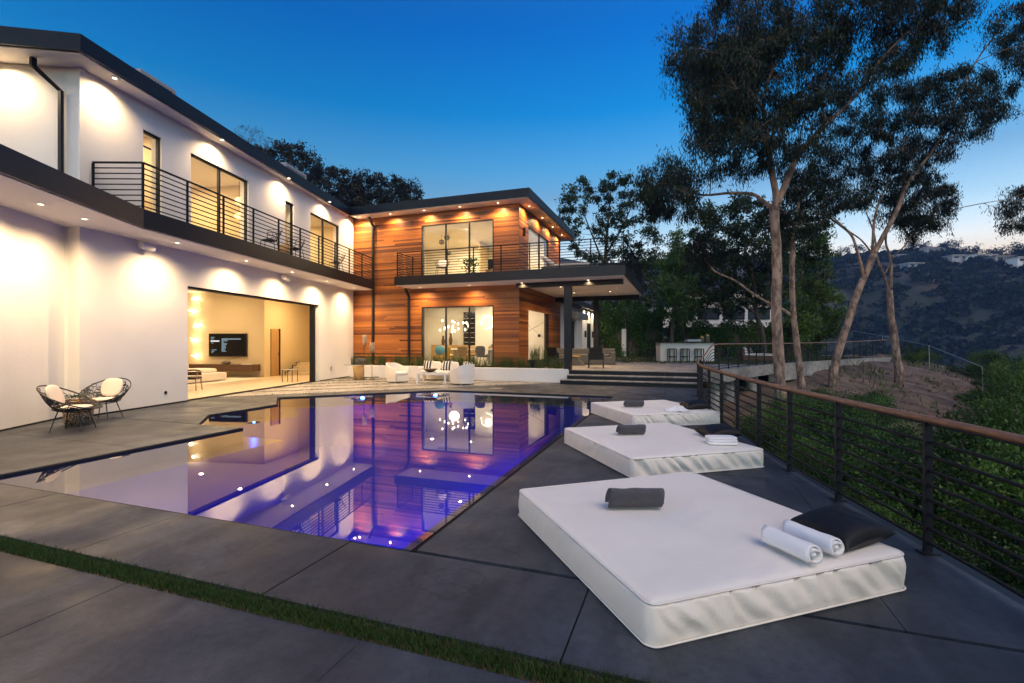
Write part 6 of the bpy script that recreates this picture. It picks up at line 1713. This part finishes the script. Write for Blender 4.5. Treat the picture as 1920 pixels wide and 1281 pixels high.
# ---- upstairs, cedar wing
for k, (px, py_) in enumerate(((828, 454), (841, 474), (838, 446))):
    p = cam_pt(px, py_, 25.6); t = thing('glass_pendant', ['smoked glass pendant hanging highest in the cedar bedroom', 'smoked glass pendant hanging lowest in the cedar bedroom', 'smoked glass pendant between the other two in the cedar bedroom'][[1, 1, 0][k] if False else (2, 1, 0)[k]], 'pendant', p, 0, 'smoked pendants')
    MB().ellipsoid((0, 0, 0), (.16, .16, .14), 16, 10).build('globe', 'grey_wicker', t, smooth=True); MB().tube([(0, 0, .12), (0, 0, 7.39 - p[2])], .006, 4).build('cord', 'black', t)
t = thing('tall_cabinet', 'dark cabinet with a screen in the cedar bedroom', 'cabinet', (-9.7, 24.8, 4.59)); MB().box((-.55, -.25, 0), (.55, .25, 1.05)).build('body', 'brown_wood', t); MB().box((-.5, -.06, 1.06), (.5, -.02, 1.65)).build('screen', 'screen', t)
t = thing('potted_plant', 'tall leafy potted plant inside the cedar bedroom', 'plant', (-10.55, 23.2, 4.59)); MB().lathe([(.16, 0), (.2, .4), (.18, .4)], n=16).build('pot', 'brown_wood', t)
g_ = np.random.default_rng(2); C = np.column_stack([g_.normal(0, .2, 160), g_.normal(0, .2, 160), g_.uniform(.45, 1.5, 160)]); leaves_obj('leaves', [leaf_arrays(C, g_.normal(size=(160, 3)), .28, .09, g_)], 'tree_leaf', t, g_.uniform(0, 1, 160), kind='stuff')
# ---- upstairs, stucco wing
for k, (px, py_) in enumerate(((449, 377), (448, 406))):
    p = cam_pt(px, py_, 16.6); t = thing('amber_pendant', ['upper amber glass pendant in the stucco wing bedroom', 'lower amber glass pendant in the stucco wing bedroom'][k], 'pendant', p, 0, 'amber pendants')
    MB().ellipsoid((0, 0, 0), (.15, .15, .13), 10, 6).build('glass', 'bulb_amber', t); MB().ellipsoid((0, 0, 0), (.05, .05, .06), 8, 6).build('bulb_core', 'bulb', t)
    MB().tube([(0, 0, .12), (0, 0, 7.34 - p[2])], .005, 4).build('cord', 'black', t)
for k, (y, z) in enumerate(((12.6, 5.95), (12.6, 5.25))):
    w = WING(-4.38, y, z); t = thing('framed_print', ['upper framed print in the far bedroom of the stucco wing', 'lower framed print in the far bedroom of the stucco wing'][k], 'picture', w, WA, 'framed prints')
    MB().box((0, -.3, -.28), (.02, .3, .28)).build('frame', 'black', t); MB().box((.021, -.25, -.23), (.024, .25, .23)).build('paper', 'white_paint', t); MB().box((.025, -.09, -.08), (.027, .09, .06)).build('drawing', 'grey_wicker', t)

# ================================================================ EVENING HAZE
hz = MB().box((-428, -268, -49.6), (812, 828, 79)).build('haze', 'joint', kind='stuff')
hm = bpy.data.materials.new('haze_air'); hm.use_nodes = True; hn = hm.node_tree; hn.nodes.remove(hn.nodes['Principled BSDF'])
hv = hn.nodes.new('ShaderNodeVolumePrincipled'); hv.inputs['Color'].default_value = (.30, .50, .95, 1); hv.inputs['Density'].default_value = .0004; hv.inputs['Anisotropy'].default_value = .2
hn.links.new(hv.outputs[0], hn.nodes['Material Output'].inputs['Volume'])
hz.data.materials.clear(); hz.data.materials.append(hm)
tag(hz, 'thin blue evening haze hanging over the canyon', 'haze')
